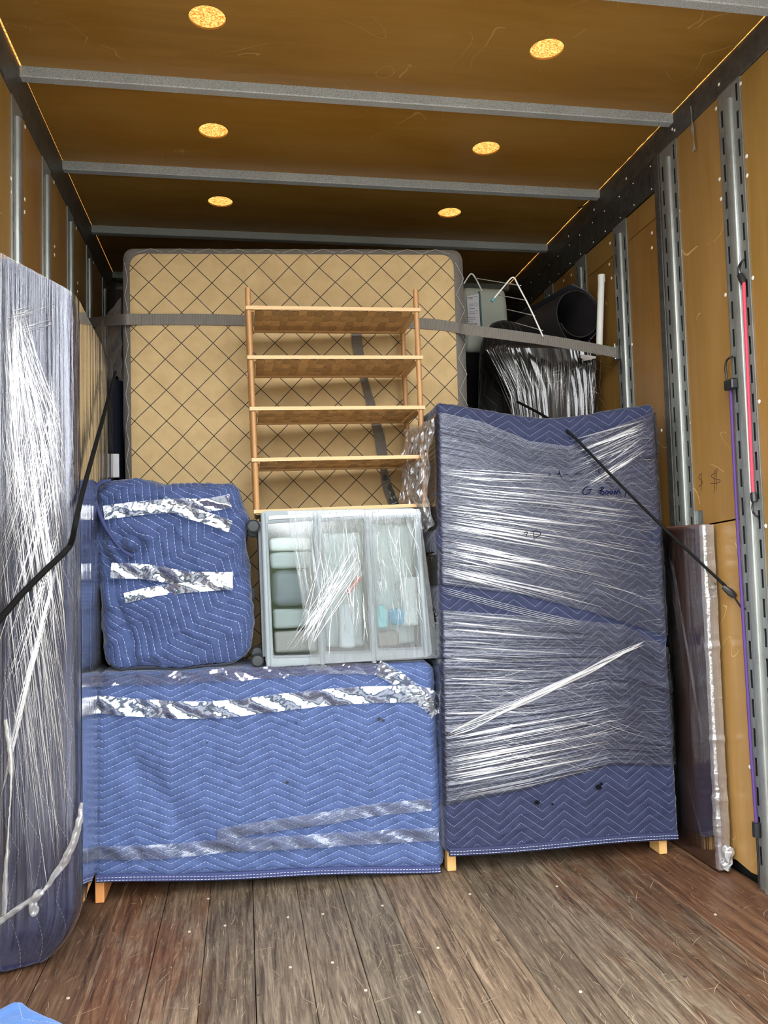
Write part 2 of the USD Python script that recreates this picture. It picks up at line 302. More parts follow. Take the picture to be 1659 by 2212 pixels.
for b in BOWS:
    p = [(b, H_), (b, H_-.031), (b+.003, H_-.034), (b+.034, H_-.034), (b+.037, H_-.031), (b+.037, H_)]
    m = extrude2d([p], R_-L_); obj('roof_bow', swap(m, [[0, 0, 1], [1, 0, 0], [0, 1, 0]]).apply_translation([L_, 0, 0]), GALV, ceiling)
obj('roof_skin', box(L_-.06, R_+.06, Y0, YB+.05, H_+.016, H_+.018), ROOF, ceiling, label='translucent roof sheet glowing through holes and edge gaps')

floor = thing('floor', 'worn dark brown plank floor of the truck', None, kind='structure')
seams = [-.68, -.545, -.404, -.262, -.125, .012, .154, .293, .435, .570, .707, .855, 1.005, 1.15, 1.30, 1.45, 1.60]
for i in range(len(seams)-1):
    g = .0013 if i % 2 == 0 else .0006
    obj('plank', cbox(seams[i]+.0008, seams[i+1]-g, Y0, YB, -.03, 0., .0015), FLOOR[(i*7+i//3) % 4], floor)
SEAM = floor_mat('grey_seam', (1.6, 1.7, 1.8), 31.)
for sx in (-.404, 1.005, 1.30):
    yy = np.arange(Y0, YB, .03); j = np.random.default_rng(int(sx*100)+90); w0, w1 = .003+.003*j.random(len(yy)), .002+.004*j.random(len(yy))
    m = extrude2d([np.vstack([np.stack([sx-w0, yy], 1), np.stack([sx+w1, yy], 1)[::-1]])[::-1]], .0005); m.apply_translation([0, 0, .0001]); obj('seam_filler', m, SEAM, floor)
j = np.random.default_rng(44); V, F = [], []
for i in range(900):     # scratches in the boards
    x, y = j.uniform(-.65, 1.55), 1.6 + 1.6*j.random()**1.2; a = j.normal(1.5, .25) if i % 3 else j.uniform(0, 3.1); L = .01+.10*j.random()**2.2; c = j.normal()*.35; w = .0003+.0005*j.random(); k = 5; b0 = len(V)
    for t in np.linspace(0, 1, k):
        a_ = a + c*t; x += math.cos(a_)*L/k; y += math.sin(a_)*L/k; h_ = w*(1-abs(2*t-1)**3)+.0001
        V += [(x+math.sin(a_)*h_, y-math.cos(a_)*h_, .0004), (x-math.sin(a_)*h_, y+math.cos(a_)*h_, .0004)]
    F += [[b0+2*q, b0+2*q+1, b0+2*q+3] for q in range(k-1)] + [[b0+2*q, b0+2*q+3, b0+2*q+2] for q in range(k-1)]
obj('scratch_marks', (np.array(V), np.array(F)), plain('bare_wood_scratch', (.34, .265, .175), .7), floor, kind='stuff')
obj('under_floor', box(L_-.06, R_+.06, Y0, YB, -.10, -.032), BLACK, floor)
NAIL = plain('bright_nail', (.50, .44, .35), .5); NAIL_D = plain('dark_nail', (.05, .04, .035), .5)
for px, py in [(147, 2157), (409, 2013), (486, 2000), (622, 1982), (697, 1975), (718, 2080), (627, 2090), (826, 1957), (864, 2059), (868, 1891), (1076, 2032), (1160, 2019), (946, 2048),
               (1015, 1932), (1148, 1860), (1203, 1915), (1545, 1976), (1428, 1891), (256, 2035), (1254, 2143), (450, 1942), (905, 2187), (1340, 1967), (560, 2150), (1480, 2110), (790, 2140)]:
    p = at(px, py, z=0); m = trimesh.creation.cylinder(radius=.0042, height=.0025, sections=14); m.apply_translation([p[0], p[1], .0006])
    obj('nail_head', m, NAIL if (px*7) % 4 else NAIL_D, floor)

def post(wall, sgn, X, yc, ztop, ridge_top):
    """Slotted hat-section post on a side wall: two flanges with slots and a rounded rib between them."""
    cs = []; hw = .058
    cs.append(rect(-hw, hw, 0, ztop))
    for side, off in ((-1, .0), (1, .046)):
        z = .03 + off
        while z + .06 < ztop:
            cs.append(rect(side*.041-.0068, side*.041+.0068, z, z+.058)); z += .0915
    m = extrude2d(cs, .003)
    M = [[0, 0, sgn], [1, 0, 0], [0, 1, 0]]
    fl = swap(m, M); fl.apply_translation([X + sgn*.002, yc, 0]); fl.fix_normals()
    lip = [box(X+sgn*.002, X+sgn*.012, yc+s*hw-.001, yc+s*hw+.001, 0, ztop) for s in (-1, 1)]
    p = obj('slotted_post', cat([fl] + lip), POST, wall)
    a = np.linspace(0, math.pi, 13); prof = [(-.003, -.0195)] + [(.0135*(abs(math.sin(t))**.6), -.0195*math.copysign(abs(math.cos(t))**.8, math.cos(t))) for t in a[1:-1]] + [(-.003, .0195)]
    rb = extrude2d([prof], ridge_top-.004)       # local x: out of the wall, y: along it
    rb = swap(rb, [[-sgn, 0, 0], [0, 1, 0], [0, 0, 1]]); rb.apply_translation([X + sgn*.003, yc, .002]); rb.fix_normals()
    obj('centre_rib', rb, POST, p, smooth=35)
    obj('post_backing', box(X+sgn*.0075, X+sgn*.012, yc-hw, yc+hw, 0, ztop), BLACK, wall)

def side_wall(name, label, X, sgn, posts, rail_z, panels, screws, plate_from=None):
    w = thing(name, label, None, kind='structure')
    obj('top_rail', cbox(X, X+sgn*.045, Y0, YB, rail_z, H_+.004, .003), RAIL, w)
    obj('outer_skin', box(X+sgn*.050, X+sgn*.058, Y0, YB, -.1, H_+.03), BLACK, w)
    for yc in posts:
        zt = rail_z if plate_from is None or yc < plate_from else 2.447
        post(w, sgn, X, yc, zt, zt-.045)
    for y0, y1, z0, z1, mt in panels:
        obj('plywood_panel', cbox(X+sgn*.006, X+sgn*.018, y0, y1, z0, z1, .0015), mt, w)
    for q in screws:
        p = at(q[0], q[1], x=X+sgn*.006)
        s = trimesh.creation.icosphere(2, .0066); s.vertices *= [.42, 1, 1]; s.apply_translation(p)
        obj('screw_head', s, SCREW, w, smooth=True)
    return w
RP = [1.49, 1.90, 2.316, 2.701, 3.107, 3.508, 3.91, 4.31, 4.71]
h = .060
pan = [(Y0, RP[0]-h, .012, 2.57, PLY_W[0])]
for i in range(len(RP)-1):
    a, b = RP[i]+h, RP[i+1]-h
    if i == 2: continue
    if i == 3: a = 2.803
    if RP[i] > 2.65: pan += [(a, b, .01, 2.345-.012*(i-3), PLY_W[i % 3]), (a, b, 2.348-.012*(i-3), 2.446, PLY_W[(i+1) % 3])]
    else: pan += [(a, b, .03, 2.57, PLY_W[(i+1) % 3])]
pan.append((RP[-1]+h, YB, .01, 2.446, PLY_W[0]))
s6 = [(1105, 297), (910, 497), (1153, 877), (1157, 1030), (938, 1058), (950, 1217), (583, 805), (615, 1315), (617, 1428), (1203, 1845), (985, 1980), (655, 2155), (191, 1455), (399, 1487), (399, 1605), (199, 1640), (200, 1752), (65, 1570), (60, 1737)]
s7 = [(240, 163), (1254, 617), (698, 790), (476, 848), (1305, 1608), (395, 1290-2212+2212)]
scr = [(1300+x/3.687, 100+y/3.687) for x, y in s6] + [(1300+x/3.687, 700+y/3.687) for x, y in s7[:5]] + [(1620, 1657), (1263, 571), (1316, 571), (1321, 601), (1234, 594), (1218, 606), (1266, 612)]
wr = side_wall('wall_right', 'right truck wall of amber plywood bays between slotted zinc posts', R_, 1, RP, 2.571, pan, scr, 2.8)
ny = 2.641  # the bay between the two nearest posts: upper board notched at the corner, worn lower board
up = extrude2d([[(2.376, 1.168), (2.590, 1.155), (2.592, 1.205), (ny, 1.208), (ny, 2.57), (2.376, 2.57)]], .012)
obj('plywood_panel', swap(up, [[0, 0, 1], [1, 0, 0], [0, 1, 0]]).apply_translation([R_+.006, 0, 0]), PLY_W[1], wr)
lo = extrude2d([[(2.376, .035), (2.42, .03), (2.50, .042), (2.590, .03), (2.590, 1.150), (2.376, 1.163)]], .012)
obj('plywood_panel', swap(lo, [[0, 0, 1], [1, 0, 0], [0, 1, 0]]).apply_translation([R_+.008, 0, 0]), PLY_LOW, wr, label='worn lower plywood panel with splintered edge')
obj('steel_strip', box(R_+.010, R_+.013, 2.592, ny, .0, 1.21), POST, wr)
obj('steel_strip', cbox(R_-.002, R_+.012, 2.764, 2.800, .0, 2.571, .002), RAIL, wr)
cs = [rect(2.765, YB-.02, 2.447, 2.572)]
y = 2.83
while y < 4.85: cs.append(rect(y, y+.0065, 2.478, 2.528)); y += .066
obj('slotted_plate', swap(extrude2d(cs, .004), [[0, 0, 1], [1, 0, 0], [0, 1, 0]]).apply_translation([R_-.001, 0, 0]), PLATE, wr)
obj('plate_backing', box(R_+.020, R_+.028, 2.80, YB, 2.44, 2.571), BLACK, wr)
for y, z in [(2.05, 2.60), (2.36, 2.605), (2.64, 2.60), (2.655, 2.612), (3.02, 2.60), (3.33, 2.605), (3.62, 2.60)]:
    s = trimesh.creation.icosphere(2, .0055); s.vertices *= [.5, 1, 1]; s.apply_translation([R_, y, z]); obj('rivet', s, SCREW, wr, smooth=True)
for k, y in enumerate(np.arange(2.82, 4.2, .132)):
    for z in (2.463, 2.553):
        s = trimesh.creation.icosphere(1, .0032); s.apply_translation([R_-.001, y+.01*(k % 2), z]); obj('rivet', s, SCREW, wr, smooth=True)
# two dollar signs written with a marker on the upper board
def strokes(name, lines, X, parent, matl, half=.0009):
    ms = []
    for l in lines:
        P = catmull([at(px, py, x=X) for px, py in l], 6)
        T = np.gradient(P, axis=0); Wd = np.cross(T, [1., 0, 0]); Wd /= np.linalg.norm(Wd, axis=1, keepdims=True)
        v, f, _ = band(P, Wd, half, .0004); ms.append(trimesh.Trimesh(v, f, process=False))
    return obj(name, cat(ms), matl, parent)
INK = plain('brown_marker_ink', (.045, .022, .01), .6)
def zc(p): return (1480 + p[0]*120/1561, 980 + p[1]*120/1561)
strokes('dollar_sign', [[zc(q) for q in l] for l in ([(445, 560), (385, 665), (480, 790), (440, 890), (375, 915)], [(465, 540), (455, 800), (448, 1045)])], R_+.0052, wr, INK)
strokes('dollar_sign', [[zc(q) for q in l] for l in ([(855, 540), (735, 610), (800, 690), (985, 750), (900, 830), (715, 838)], [(843, 450), (830, 800), (813, 1105)], [(897, 405), (882, 700), (866, 1045)])], R_+.0052, wr, INK)

LP = [1.43, 1.83, 2.23, 2.63, 3.02, 3.43, 3.84, 4.26, 4.66]
pan = [(Y0, LP[0]-h, .01, 2.53, PLY_W[1])] + [(LP[i]+h, LP[i+1]-h, .01, 2.53, PLY_W[i % 3]) for i in range(len(LP)-1)] + [(LP[-1]+h, YB, .01, 2.53, PLY_W[2])]
s1 = [(52, 450), (108, 548), (48, 772), (50, 832), (107, 862), (106, 917), (189, 708), (233, 787), (191, 993), (192, 1047), (235, 1065), (293, 910), (329, 985), (380, 1082)]
s3 = [(287, 70), (349, 97), (348, 150), (440, 250), (444, 323), (496, 330), (496, 385), (561, 122), (597, 198), (568, 452), (570, 500)]
wl = side_wall('wall_left', 'left truck wall of amber plywood bays between slotted zinc posts', L_, -1, LP, 2.53, pan, [(x/2, y/2) for x, y in s1] + [(x/2.962, 500+y/2.962) for x, y in s3])
wb = thing('wall_back', 'dark bulkhead at the far end of the truck', None, kind='structure')
for i in range(3):
    obj('plywood_panel', cbox(L_+i*.752+.001, L_+(i+1)*.752-.001, YB, YB+.012, .0, H_, .0015), PLY_C[i], wb)
obj('outer_skin', box(L_-.058, R_+.058, YB+.02, YB+.03, -.1, H_+.03), BLACK, wb)
obj('ground', box(-30, 30, -40, 30, -1.15, -1.10), metal('asphalt_yard', (.30, .30, .29), .8, 0., 40., .25), None, kind='structure', label='grey asphalt yard the truck stands on')

LEAF = mat('hedge_leaves', {'g': ('geometry', {}), 'n': ('noise_texture', dict(scale=5., detail=5., roughness=.7)), 'r': ('rgb_ramp', dict(ramp=[(.35, (.015, .025, .008)), (.6, (.07, .10, .03)), (.75, (.22, .25, .09))])), 'p': ('principled_bsdf', dict(roughness=.6))}, [('g.position', 'n.vector'), ('n.fac', 'r.fac'), ('r.color', 'p.base_color')])
gx, gz = np.meshgrid(np.linspace(-18, 18, 110), np.linspace(0, 1, 34), indexing='ij')
top = 1.3 + 1.6*meshkit.noise(np.stack([gx*.35, 0*gx, 0*gx], -1), 3) + .8*meshkit.noise(np.stack([gx*1.4, 0*gx, 0*gx], -1), 5)
Vh = np.stack([gx, -13 - 1.6*np.sin(gz*math.pi)**.6*1.0*-1 - 0*gx, -1.10 + gz*(top+1.1)], -1).reshape(-1, 3); Vh += .7*(np.stack([meshkit.noise(Vh*1.3+i*9, i) for i in range(3)], 1)-.5) + .3*(np.stack([meshkit.noise(Vh*4+i*9, i+3) for i in range(3)], 1)-.5)
Vh[:, 2] = np.maximum(Vh[:, 2], -1.10); Vb = Vh.reshape(110, 34, 3)[:, ::-1].copy(); Vb[..., 1] -= 2.2; nH = 110*34
obj('hedge', (np.vstack([Vh, Vb.reshape(-1, 3)]), np.vstack([grid_faces(110, 34, 0, True), grid_faces(110, 34, nH, True)])), LEAF, None, kind='structure', label='leafy green hedge across the yard behind the viewer')

# ------------------------------------------------------------------ quilted blankets over blocks
def block_faces(w, d, h, r, step, dstep, coarse=.05):
    """Grids over the six faces of a block (x centred, y 0..d from the front, z 0..h) with st coordinates that unfold from the front face."""
    V, F, U, base = [], [], [], 0
    def n(l, s): return max(3, int(round(l/s))+1)
    spec = [('front', n(w, step), n(h, step)), ('top', n(w, step), n(d, dstep)), ('left', n(d, dstep), n(h, step)), ('right', n(d, dstep), n(h, step)), ('back', n(w, coarse), n(h, coarse)), ('bottom', n(w, coarse), n(d, coarse))]
    def prm(L, k):   # denser near the edges so that the rounding reads
        t = np.linspace(0, 1, k); return t*L
    for name, a, b in spec:
        if name == 'front': s, t = np.meshgrid(prm(w, a)-w/2, prm(h, b), indexing='ij'); P = np.stack([s, 0*s, t], -1); uv = np.stack([s, t], -1); fl = False
        if name == 'top': s, t = np.meshgrid(prm(w, a)-w/2, prm(d, b), indexing='ij'); P = np.stack([s, t, 0*s+h], -1); uv = np.stack([s, h+t], -1); fl = False
        if name == 'left': s, t = np.meshgrid(prm(d, a), prm(h, b), indexing='ij'); P = np.stack([0*s-w/2, s, t], -1); uv = np.stack([-w/2-s, t], -1); fl = True
        if name == 'right': s, t = np.meshgrid(prm(d, a), prm(h, b), indexing='ij'); P = np.stack([0*s+w/2, s, t], -1); uv = np.stack([w/2+s, t], -1); fl = False
        if name == 'back': s, t = np.meshgrid(prm(w, a)-w/2, prm(h, b), indexing='ij'); P = np.stack([s, 0*s+d, t], -1); uv = np.stack([s, 2*h+d-t], -1); fl = True
        if name == 'bottom': s, t = np.meshgrid(prm(w, a)-w/2, prm(d, b), indexing='ij'); P = np.stack([s, t, 0*s], -1); uv = np.stack([s, -t], -1); fl = True
        V.append(P.reshape(-1, 3)); U.append(uv.reshape(-1, 2)); F.append(grid_faces(a, b, base, fl)); base += a*b
    V, F, U = np.vstack(V), np.vstack(F), np.vstack(U)
    lo, hi = np.array([-w/2+r, r, r]), np.array([w/2-r, d-r, h-r])
    q = np.clip(V, lo, hi); dlt = V - q; ln = np.linalg.norm(dlt, axis=1, keepdims=True)
    return q + dlt/np.maximum(ln, 1e-9)*r, F, U, dlt/np.maximum(ln, 1e-9)
def zig(uv, spacing, period, amp, rot=0.):
    c, s = math.cos(rot), math.sin(rot)
    u, v = uv[:, 0]*c - uv[:, 1]*s, uv[:, 0]*s + uv[:, 1]*c
    x = (v + tri_pp(u, period/2)*amp/(period/2))/spacing
    return np.abs((x % 1) - .5)*2          # 1 on a stitch row, 0 between
def tri_pp(u, p): return p - np.abs((u % (2*p)) - p)
def quilt_block(name, parent, matl, w, d, h, r, place, q, step=.0045, dstep=.009, puff=.0032, lumps=.004, seed=1, rot=0., deform=None, warp=.006, lf=7., wr=.0, label=None):
    V, F, U, N = block_faces(w, d, h, r, step, dstep)
    U = U + np.stack([nz(U[:, 0]*3.1, U[:, 1]*3.1, seed+3), nz(U[:, 0]*3.7, U[:, 1]*3.3, seed+4)], 1)*warp
    p = V*1.0
    k = zig(U, **q, rot=rot); puffy = np.sqrt(np.clip(1-k**2.2, 0, 1))
    disp = puff*puffy + lumps*fb(V*lf, seed) + .0012*fb(V*38., seed+7)
    if wr: disp += wr*(1-np.abs(nz(V[:, 0]*16+V[:, 2]*9, V[:, 2]*22-V[:, 0]*7+V[:, 1]*9, seed+9)))**3
    if deform is not None: p = deform(p)
    n0 = vnormals(p, F, V)
    p = p + n0*disp[:, None]
    p = place(p); n = vnormals(p, F, V)
    return raw(name, p, F, n, U, matl, parent, label=label)
def placer(x, y, z, ang=0.):
    c, s = math.cos(ang), math.sin(ang)
    return lambda p: np.stack([x + p[:, 0]*c - p[:, 1]*s, y + p[:, 0]*s + p[:, 1]*c, z + p[:, 2]], 1)

def film_sheet(name, parent, matl, path, ztop, zbot, n_along, n_across, off=.006, amp=.0016, freq=(2.2, 110.), seed=1, along='path', place=None, post=None, fade=.04, amp2=.5, uvscale=1., label=None):
    """Stretch film round a horizontal path (points and outward normals in plan), between two height functions of the arc length. along: the way its folds run."""
    P, N = path; s = np.concatenate([[0], np.cumsum(np.linalg.norm(np.diff(P, axis=0), axis=1))]); L = s[-1]
    a = n_along if along == 'path' else n_across; b = n_across if along == 'path' else n_along
    ss = np.linspace(0, L, a); tt = np.linspace(0, 1, b)
    X = np.stack([np.interp(ss, s, P[:, 0]), np.interp(ss, s, P[:, 1])], 1); NN = np.stack([np.interp(ss, s, N[:, 0]), np.interp(ss, s, N[:, 1])], 1); NN /= np.linalg.norm(NN, axis=1, keepdims=True)
    zt, zb = np.array([ztop(v) for v in ss]), np.array([zbot(v) for v in ss])
    Z = zb[:, None] + (zt-zb)[:, None]*tt[None]; H = float(np.mean(zt-zb))
    S = np.repeat(ss[:, None], b, 1); T = np.repeat((tt*H)[None], a, 0)
    fu, fv = (S, T) if along == 'path' else (T, S)
    r1 = 1-np.abs(nz(fu*freq[0], fv*freq[1], seed)); r2 = 1-np.abs(nz(fu*freq[0]*2.1, fv*freq[1]*2.3, seed+1)); m = .35+.65*np.clip(nz(fu*1.6, fv*9., seed+2)*1.2+.5, 0, 1)
    hgt = amp*m*(r1**2.2 + amp2*r2**2)
    hgt += amp*1.5*np.clip(nz(fu*.9, fv*26., seed+5), 0, 1)**2
    edge = np.minimum(np.minimum(tt, 1-tt)/fade, 1)[None]
    o = off + hgt*(.25+.75*edge)
    V = np.stack([X[:, 0][:, None]+NN[:, 0][:, None]*o, X[:, 1][:, None]+NN[:, 1][:, None]*o, Z], -1).reshape(-1, 3)
    F = grid_faces(a, b)
    uv = np.stack([fu.ravel(), fv.ravel()], 1)*uvscale
    if post: V = post(V)
    if place: V = place(V)
    return raw(name, V, F, vnormals(V, F), uv, matl, parent, label=label)
def round_path(pts, r=.03, seg=7):
    """Open plan path through the points with rounded corners; normals to the right of the walk."""
    pts = [np.asarray(p, float) for p in pts]; out = [pts[0]]
    for i in range(1, len(pts)-1):
        a, b, c = pts[i-1], pts[i], pts[i+1]; u = (a-b)/np.linalg.norm(a-b); v = (c-b)/np.linalg.norm(c-b)
        for t in np.linspace(0, 1, seg): out.append((1-t)**2*(b+u*r) + 2*t*(1-t)*b + t*t*(b+v*r))
    out.append(pts[-1]); P = np.array(out)
    P2 = [];
    for i in range(len(P)-1):
        k = max(1, int(np.linalg.norm(P[i+1]-P[i])/.03)); P2 += [P[i] + (P[i+1]-P[i])*j/k for j in range(k)]
    P = np.array(P2+[P[-1]]); T = np.gradient(P, axis=0); T /= np.linalg.norm(T, axis=1, keepdims=True)
    return P, np.stack([T[:, 1], -T[:, 0]], 1)
def strand_mesh(segs, h=.0016):
    """Ridges of gathered film: low three-sided bars. segs: (points, normal, half width)."""
    V, F, U, base = [], [], [], 0
    for P, n, w in segs:
        P = np.asarray(P, float); n = np.asarray(n, float); T = np.gradient(P, axis=0); T /= np.linalg.norm(T, axis=1, keepdims=True)
        W = np.cross(T, n); W /= np.linalg.norm(W, axis=1, keepdims=True); k = len(P)
        tp = np.clip(np.minimum(np.arange(k), k-1-np.arange(k))/1.5, .08, 1)[:, None]
        v = np.stack([P-W*w*tp, P+n*h*tp*min(2.2, w/.0012), P+W*w*tp], 1).reshape(-1, 3); f = []
        for i in range(k-1):
            for e in (0, 1):
                p, q = base+i*3+e, base+i*3+e+1
                f += [[p, p+3, q+3], [p, q+3, q]]
        V.append(v); F += f; base += len(v)
        U.append(np.stack([np.repeat(np.linspace(0, 1, k), 3), np.tile([0, .5, 1], k)*w*2], 1))
    V, F = np.vstack(V), np.array(F)
    return V, F, np.vstack(U)
def strands(name, parent, segs, matl=ROPE, h=.0016, **t):
    V, F, U = strand_mesh(segs, h)
    return raw(name, V, F, None, U, matl, parent, **t)
def hem(parent, matl, w, z0, hgt, place, half_t=.006, sag=None, name='hem'):
    """Bound edge along the foot of a blanket's front with two rows of stitching."""
    k = 60; x = np.linspace(-w/2+.004, w/2-.004, k); z = np.array([z0 + (sag(v) if sag else 0) for v in x]); rows = []
    for yy, zz in ((-.002, 1), (-.0075, .8), (-.0085, .2), (-.003, 0), (.004, 0), (.004, 1)):
        rows.append(np.stack([x, np.full(k, yy), z + hgt*zz], 1))
    V = np.stack(rows, 1).reshape(-1, 3); nrow = len(rows); f = []
    for i in range(k-1):
        for e in range(nrow):
            p, q = i*nrow+e, i*nrow+(e+1) % nrow; f += [[p, p+nrow, q+nrow], [p, q+nrow, q]]
    V = place(V); hm = raw(name, V, np.array(f), None, None, matl, parent)
    ms = []
    for zz in (.30, .68):
        for i in range(int(w/.011)):
            xx = -w/2 + .006 + i*.011; z1 = z0 + (sag(xx) if sag else 0) + hgt*zz
            ms.append(box(xx, xx+.0075, -.0093, -.0083, z1-.0006, z1+.0006))
    m = cat(ms); m.vertices = place(np.array(m.vertices)); obj('hem_stitching', m, THREAD, hm, kind='stuff')
    return hm
def tape(parent, name, P, n, half, matl=TAPE, crinkle=.0022, seed=1, k=120, m=14, conform=None):
    """Strip of clear packing tape along P (points) with crinkles; n: outward normal."""
    P = catmull(P, max(2, k//(len(P)-1))); n = np.asarray(n, float); T = np.gradient(P, axis=0); T /= np.linalg.norm(T, axis=1, keepdims=True)
    W = np.cross(n, T); W /= np.linalg.norm(W, axis=1, keepdims=True)
    s = np.concatenate([[0], np.cumsum(np.linalg.norm(np.diff(P, axis=0), axis=1))]); tt = np.linspace(-1, 1, m)
    S, TT = np.repeat(s[:, None], m, 1), np.repeat((tt*half)[None], len(P), 0)
    V = P[:, None] + W[:, None]*TT[..., None]
    hgt = crinkle*(1.1*nz(S*13+TT*18, TT*22+S*6, seed) + .55*nz(S*38+TT*30, TT*26-S*11, seed+1) + .22*np.abs(nz(S*80-TT*60, TT*50+S*20, seed+2)))
    V = V + n*(hgt[..., None] + .002); V = V.reshape(-1, 3)
    if conform: V = conform(V)
    F = grid_faces(len(P), m, 0, False); N = vnormals(V, F)
    if (N@n).mean() < 0: F = F[:, ::-1]; N = -N
    return raw(name, V, F, N, np.stack([S.ravel(), TT.ravel()], 1), matl, parent)

# ------------------------------------------------------------------ low dresser under a blue blanket
LY = 2.745
d1 = thing('wrapped_dresser', 'low dresser wrapped in a bright blue quilted blanket, on an orange wooden leg', 'dresser')
LW = 1.128; LX = .082
def low_def(p):
    q = p.copy(); t = p[:, 2]/.66; x = p[:, 0]
    q[:, 2] = p[:, 2]*(.642/.66) + .078 - (1-t)*(.034*(x/LW+.5)*2)*1.02 - t*.020*(x/LW+.5) + .010*np.exp(-((x-.45)/.14)**2)*np.clip(t-.8, 0, 1)*5*.6
    q[:, 0] += .010*np.sin(x*3)*(1-t)
    fold = np.exp(-(((x+.40)*.9-(p[:, 2]-.33)*-.6)/.05)**2)*np.exp(-((p[:, 2]-.28)/.18)**2)
    q[:, 1] += np.where(p[:, 1] < .05, -.012*(1-t)**2 + .020*fold - .006*np.exp(-((x+.33)/.04)**2), 0)
    return q
quilt_block('blanket', d1, BLUE, LW, .30, .66, .038, placer(LX, LY, 0), Q_LOW, step=.0042, puff=.0040, lumps=.008, seed=11, deform=low_def, warp=.004, lf=5., wr=.003)
hem(d1, HEM, LW-.01, .072, .024, placer(LX, LY-.014, 0), sag=lambda x: -.068*(x/LW+.5)+.003*math.sin(x*9))
def leg(parent, x, y, w, dp, hgt, m, ang=0.):
    b = cbox(-w/2, w/2, 0, dp, .001, hgt, .0025); b.vertices = placer(x, y, 0, ang)(np.array(b.vertices)); obj('leg', b, m, parent)
leg(d1, -.468, 2.752, .028, .20, .11, ORANGE); leg(d1, .58, 2.86, .028, .15, .10, ORANGE)
def on_low(px, py): return at(px, py, y=LY-.006)
tape(d1, 'tape_strip', [on_low(x, y)+[0, -.004, 0] for x, y in [(205, 1520), (330, 1530), (470, 1532), (620, 1515), (760, 1502), (900, 1500), (938, 1512)]], [0, -1, .05], .028, crinkle=.0065, seed=21, k=260)
tape(d1, 'tape_strip', [on_low(x, y)+[0, .004*(i/6)-.004, .008] for i, (x, y) in enumerate([(205, 1475), (330, 1472), (460, 1466), (600, 1458), (700, 1450), (790, 1450), (850, 1456)])], [0, -.70, .7], .024, crinkle=.006, seed=22, k=260)
tape(d1, 'tape_strip', [on_low(x, y) for x, y in [(815, 1442), (850, 1460), (890, 1490), (930, 1525), (944, 1540)]], [.05, -1, .06], .026, crinkle=.0075, seed=23, k=90)
tape(d1, 'tape_strip', [on_low(x, y)+[0, -.013, 0] for x, y in [(470, 1800), (560, 1785), (700, 1765), (800, 1748), (930, 1735)]], [0, -1, .03], .020, TAPE_D, crinkle=.0050, seed=24, k=120)
tape(d1, 'tape_strip', [on_low(x, y)+[0, -.016, 0] for x, y in [(205, 1838), (350, 1835), (500, 1822), (640, 1815), (800, 1805), (945, 1798)]], [0, -1, .02], .022, TAPE_D, crinkle=.0050, seed=25, k=180)
def stain(parent, px, py, y, r, seed, name='stain', m_=None):
    p = at(px, py, y=y); a = np.arange(16)*math.pi/8; rr = r*(.65+.5*np.random.default_rng(seed).random(16))
    m = extrude2d([np.stack([rr*np.cos(a), .8*rr*np.sin(a)], 1)], .0006)
    obj(name, swap(m, [[1, 0, 0], [0, 0, -1], [0, 1, 0]]).apply_translation(p), m_ or STAIN, parent)
STAIN = plain('grease_stain', (.022, .024, .035), .8)
for i, (x, y, r) in enumerate([(820, 1553, .008), (828, 1556, .006), (620, 1690, .007), (447, 1604, .004), (293, 1848, .006), (640, 1562, .003), (778, 1600, .003)]): stain(d1, x, y, LY-.0105, r, i)

# ------------------------------------------------------------------ bundle on top of it
bd = thing('wrapped_bundle', 'soft bulging bundle in a deep blue quilted blanket with two bands of shiny clear tape', 'bundle')
BX, BY, BW, BH = -.233, 2.765, .475, .612
def bun_def(p):
    q = p.copy(); t = p[:, 2]/BH; x = p[:, 0]/BW
    q[:, 0] += .012*np.sin(p[:, 2]*7+1)*(1-.4*t) + np.where(x > 0, .022*np.exp(-((t-.80)/.08)**2)*x*2 + .012*np.exp(-((t-.35)/.2)**2)*x*2, -.0*x)
    q[:, 0] -= np.where(x < 0, .012*np.exp(-((t-.0)/.25)**2)*x*2, 0)
    q[:, 2] += .028*np.clip(.1-x, 0, 1)*t - .02*np.clip(x-.30, 0, 1)*t + .018*np.clip(np.abs(x)-.3, 0, 1)*(1-t)*2
    knot = np.exp(-(((x+.26)/.12)**2 + ((t-.66)/.09)**2)); front = p[:, 1] < .08
    q[:, 1] -= np.where(front, .022*knot*np.cos(11*np.hypot((x+.26)*1.0, (t-.66)*1.2)*6.28/1.6) + .012*np.exp(-((t-.2)/.2)**2), 0)
    q[:, 1] += np.where(front, .014*np.exp(-((x+.36+.25*(t-.3))/.035)**2)*(t < .8) + .010*np.exp(-((t-.47)/.025)**2) + .008*np.exp(-((t-.86)/.03)**2), 0)
    return q
quilt_block('blanket', bd, BLUE2, BW, .27, BH, .055, placer(BX, BY, .726), Q_BUN, step=.0042, puff=.0042, lumps=.022, seed=31, rot=.95, deform=bun_def, warp=.012, lf=9., wr=.005)
def on_b(px, py, o=0.): return at(px, py, y=BY-.014-o)
tape(bd, 'tape_strip', [on_b(x, y) for x, y in [(225, 1108), (300, 1098), (380, 1092), (440, 1092), (498, 1082)]], [0, -1, .0], .023, crinkle=.0075, seed=41, k=140)
tape(bd, 'tape_strip', [on_b(x, y) for x, y in [(350, 1085), (410, 1108), (450, 1120), (498, 1138)]], [0, -1, .0], .020, crinkle=.0075, seed=42, k=90)
tape(bd, 'tape_strip', [on_b(x, y, .004) for x, y in [(240, 1232), (320, 1236), (400, 1250), (450, 1252), (503, 1252)]], [0, -1, .0], .025, crinkle=.0075, seed=43, k=140)
tape(bd, 'tape_strip', [on_b(x, y, .006) for x, y in [(270, 1292), (340, 1276), (420, 1268), (503, 1262)]], [0, -1, .0], .017, crinkle=.006, seed=44, k=120)

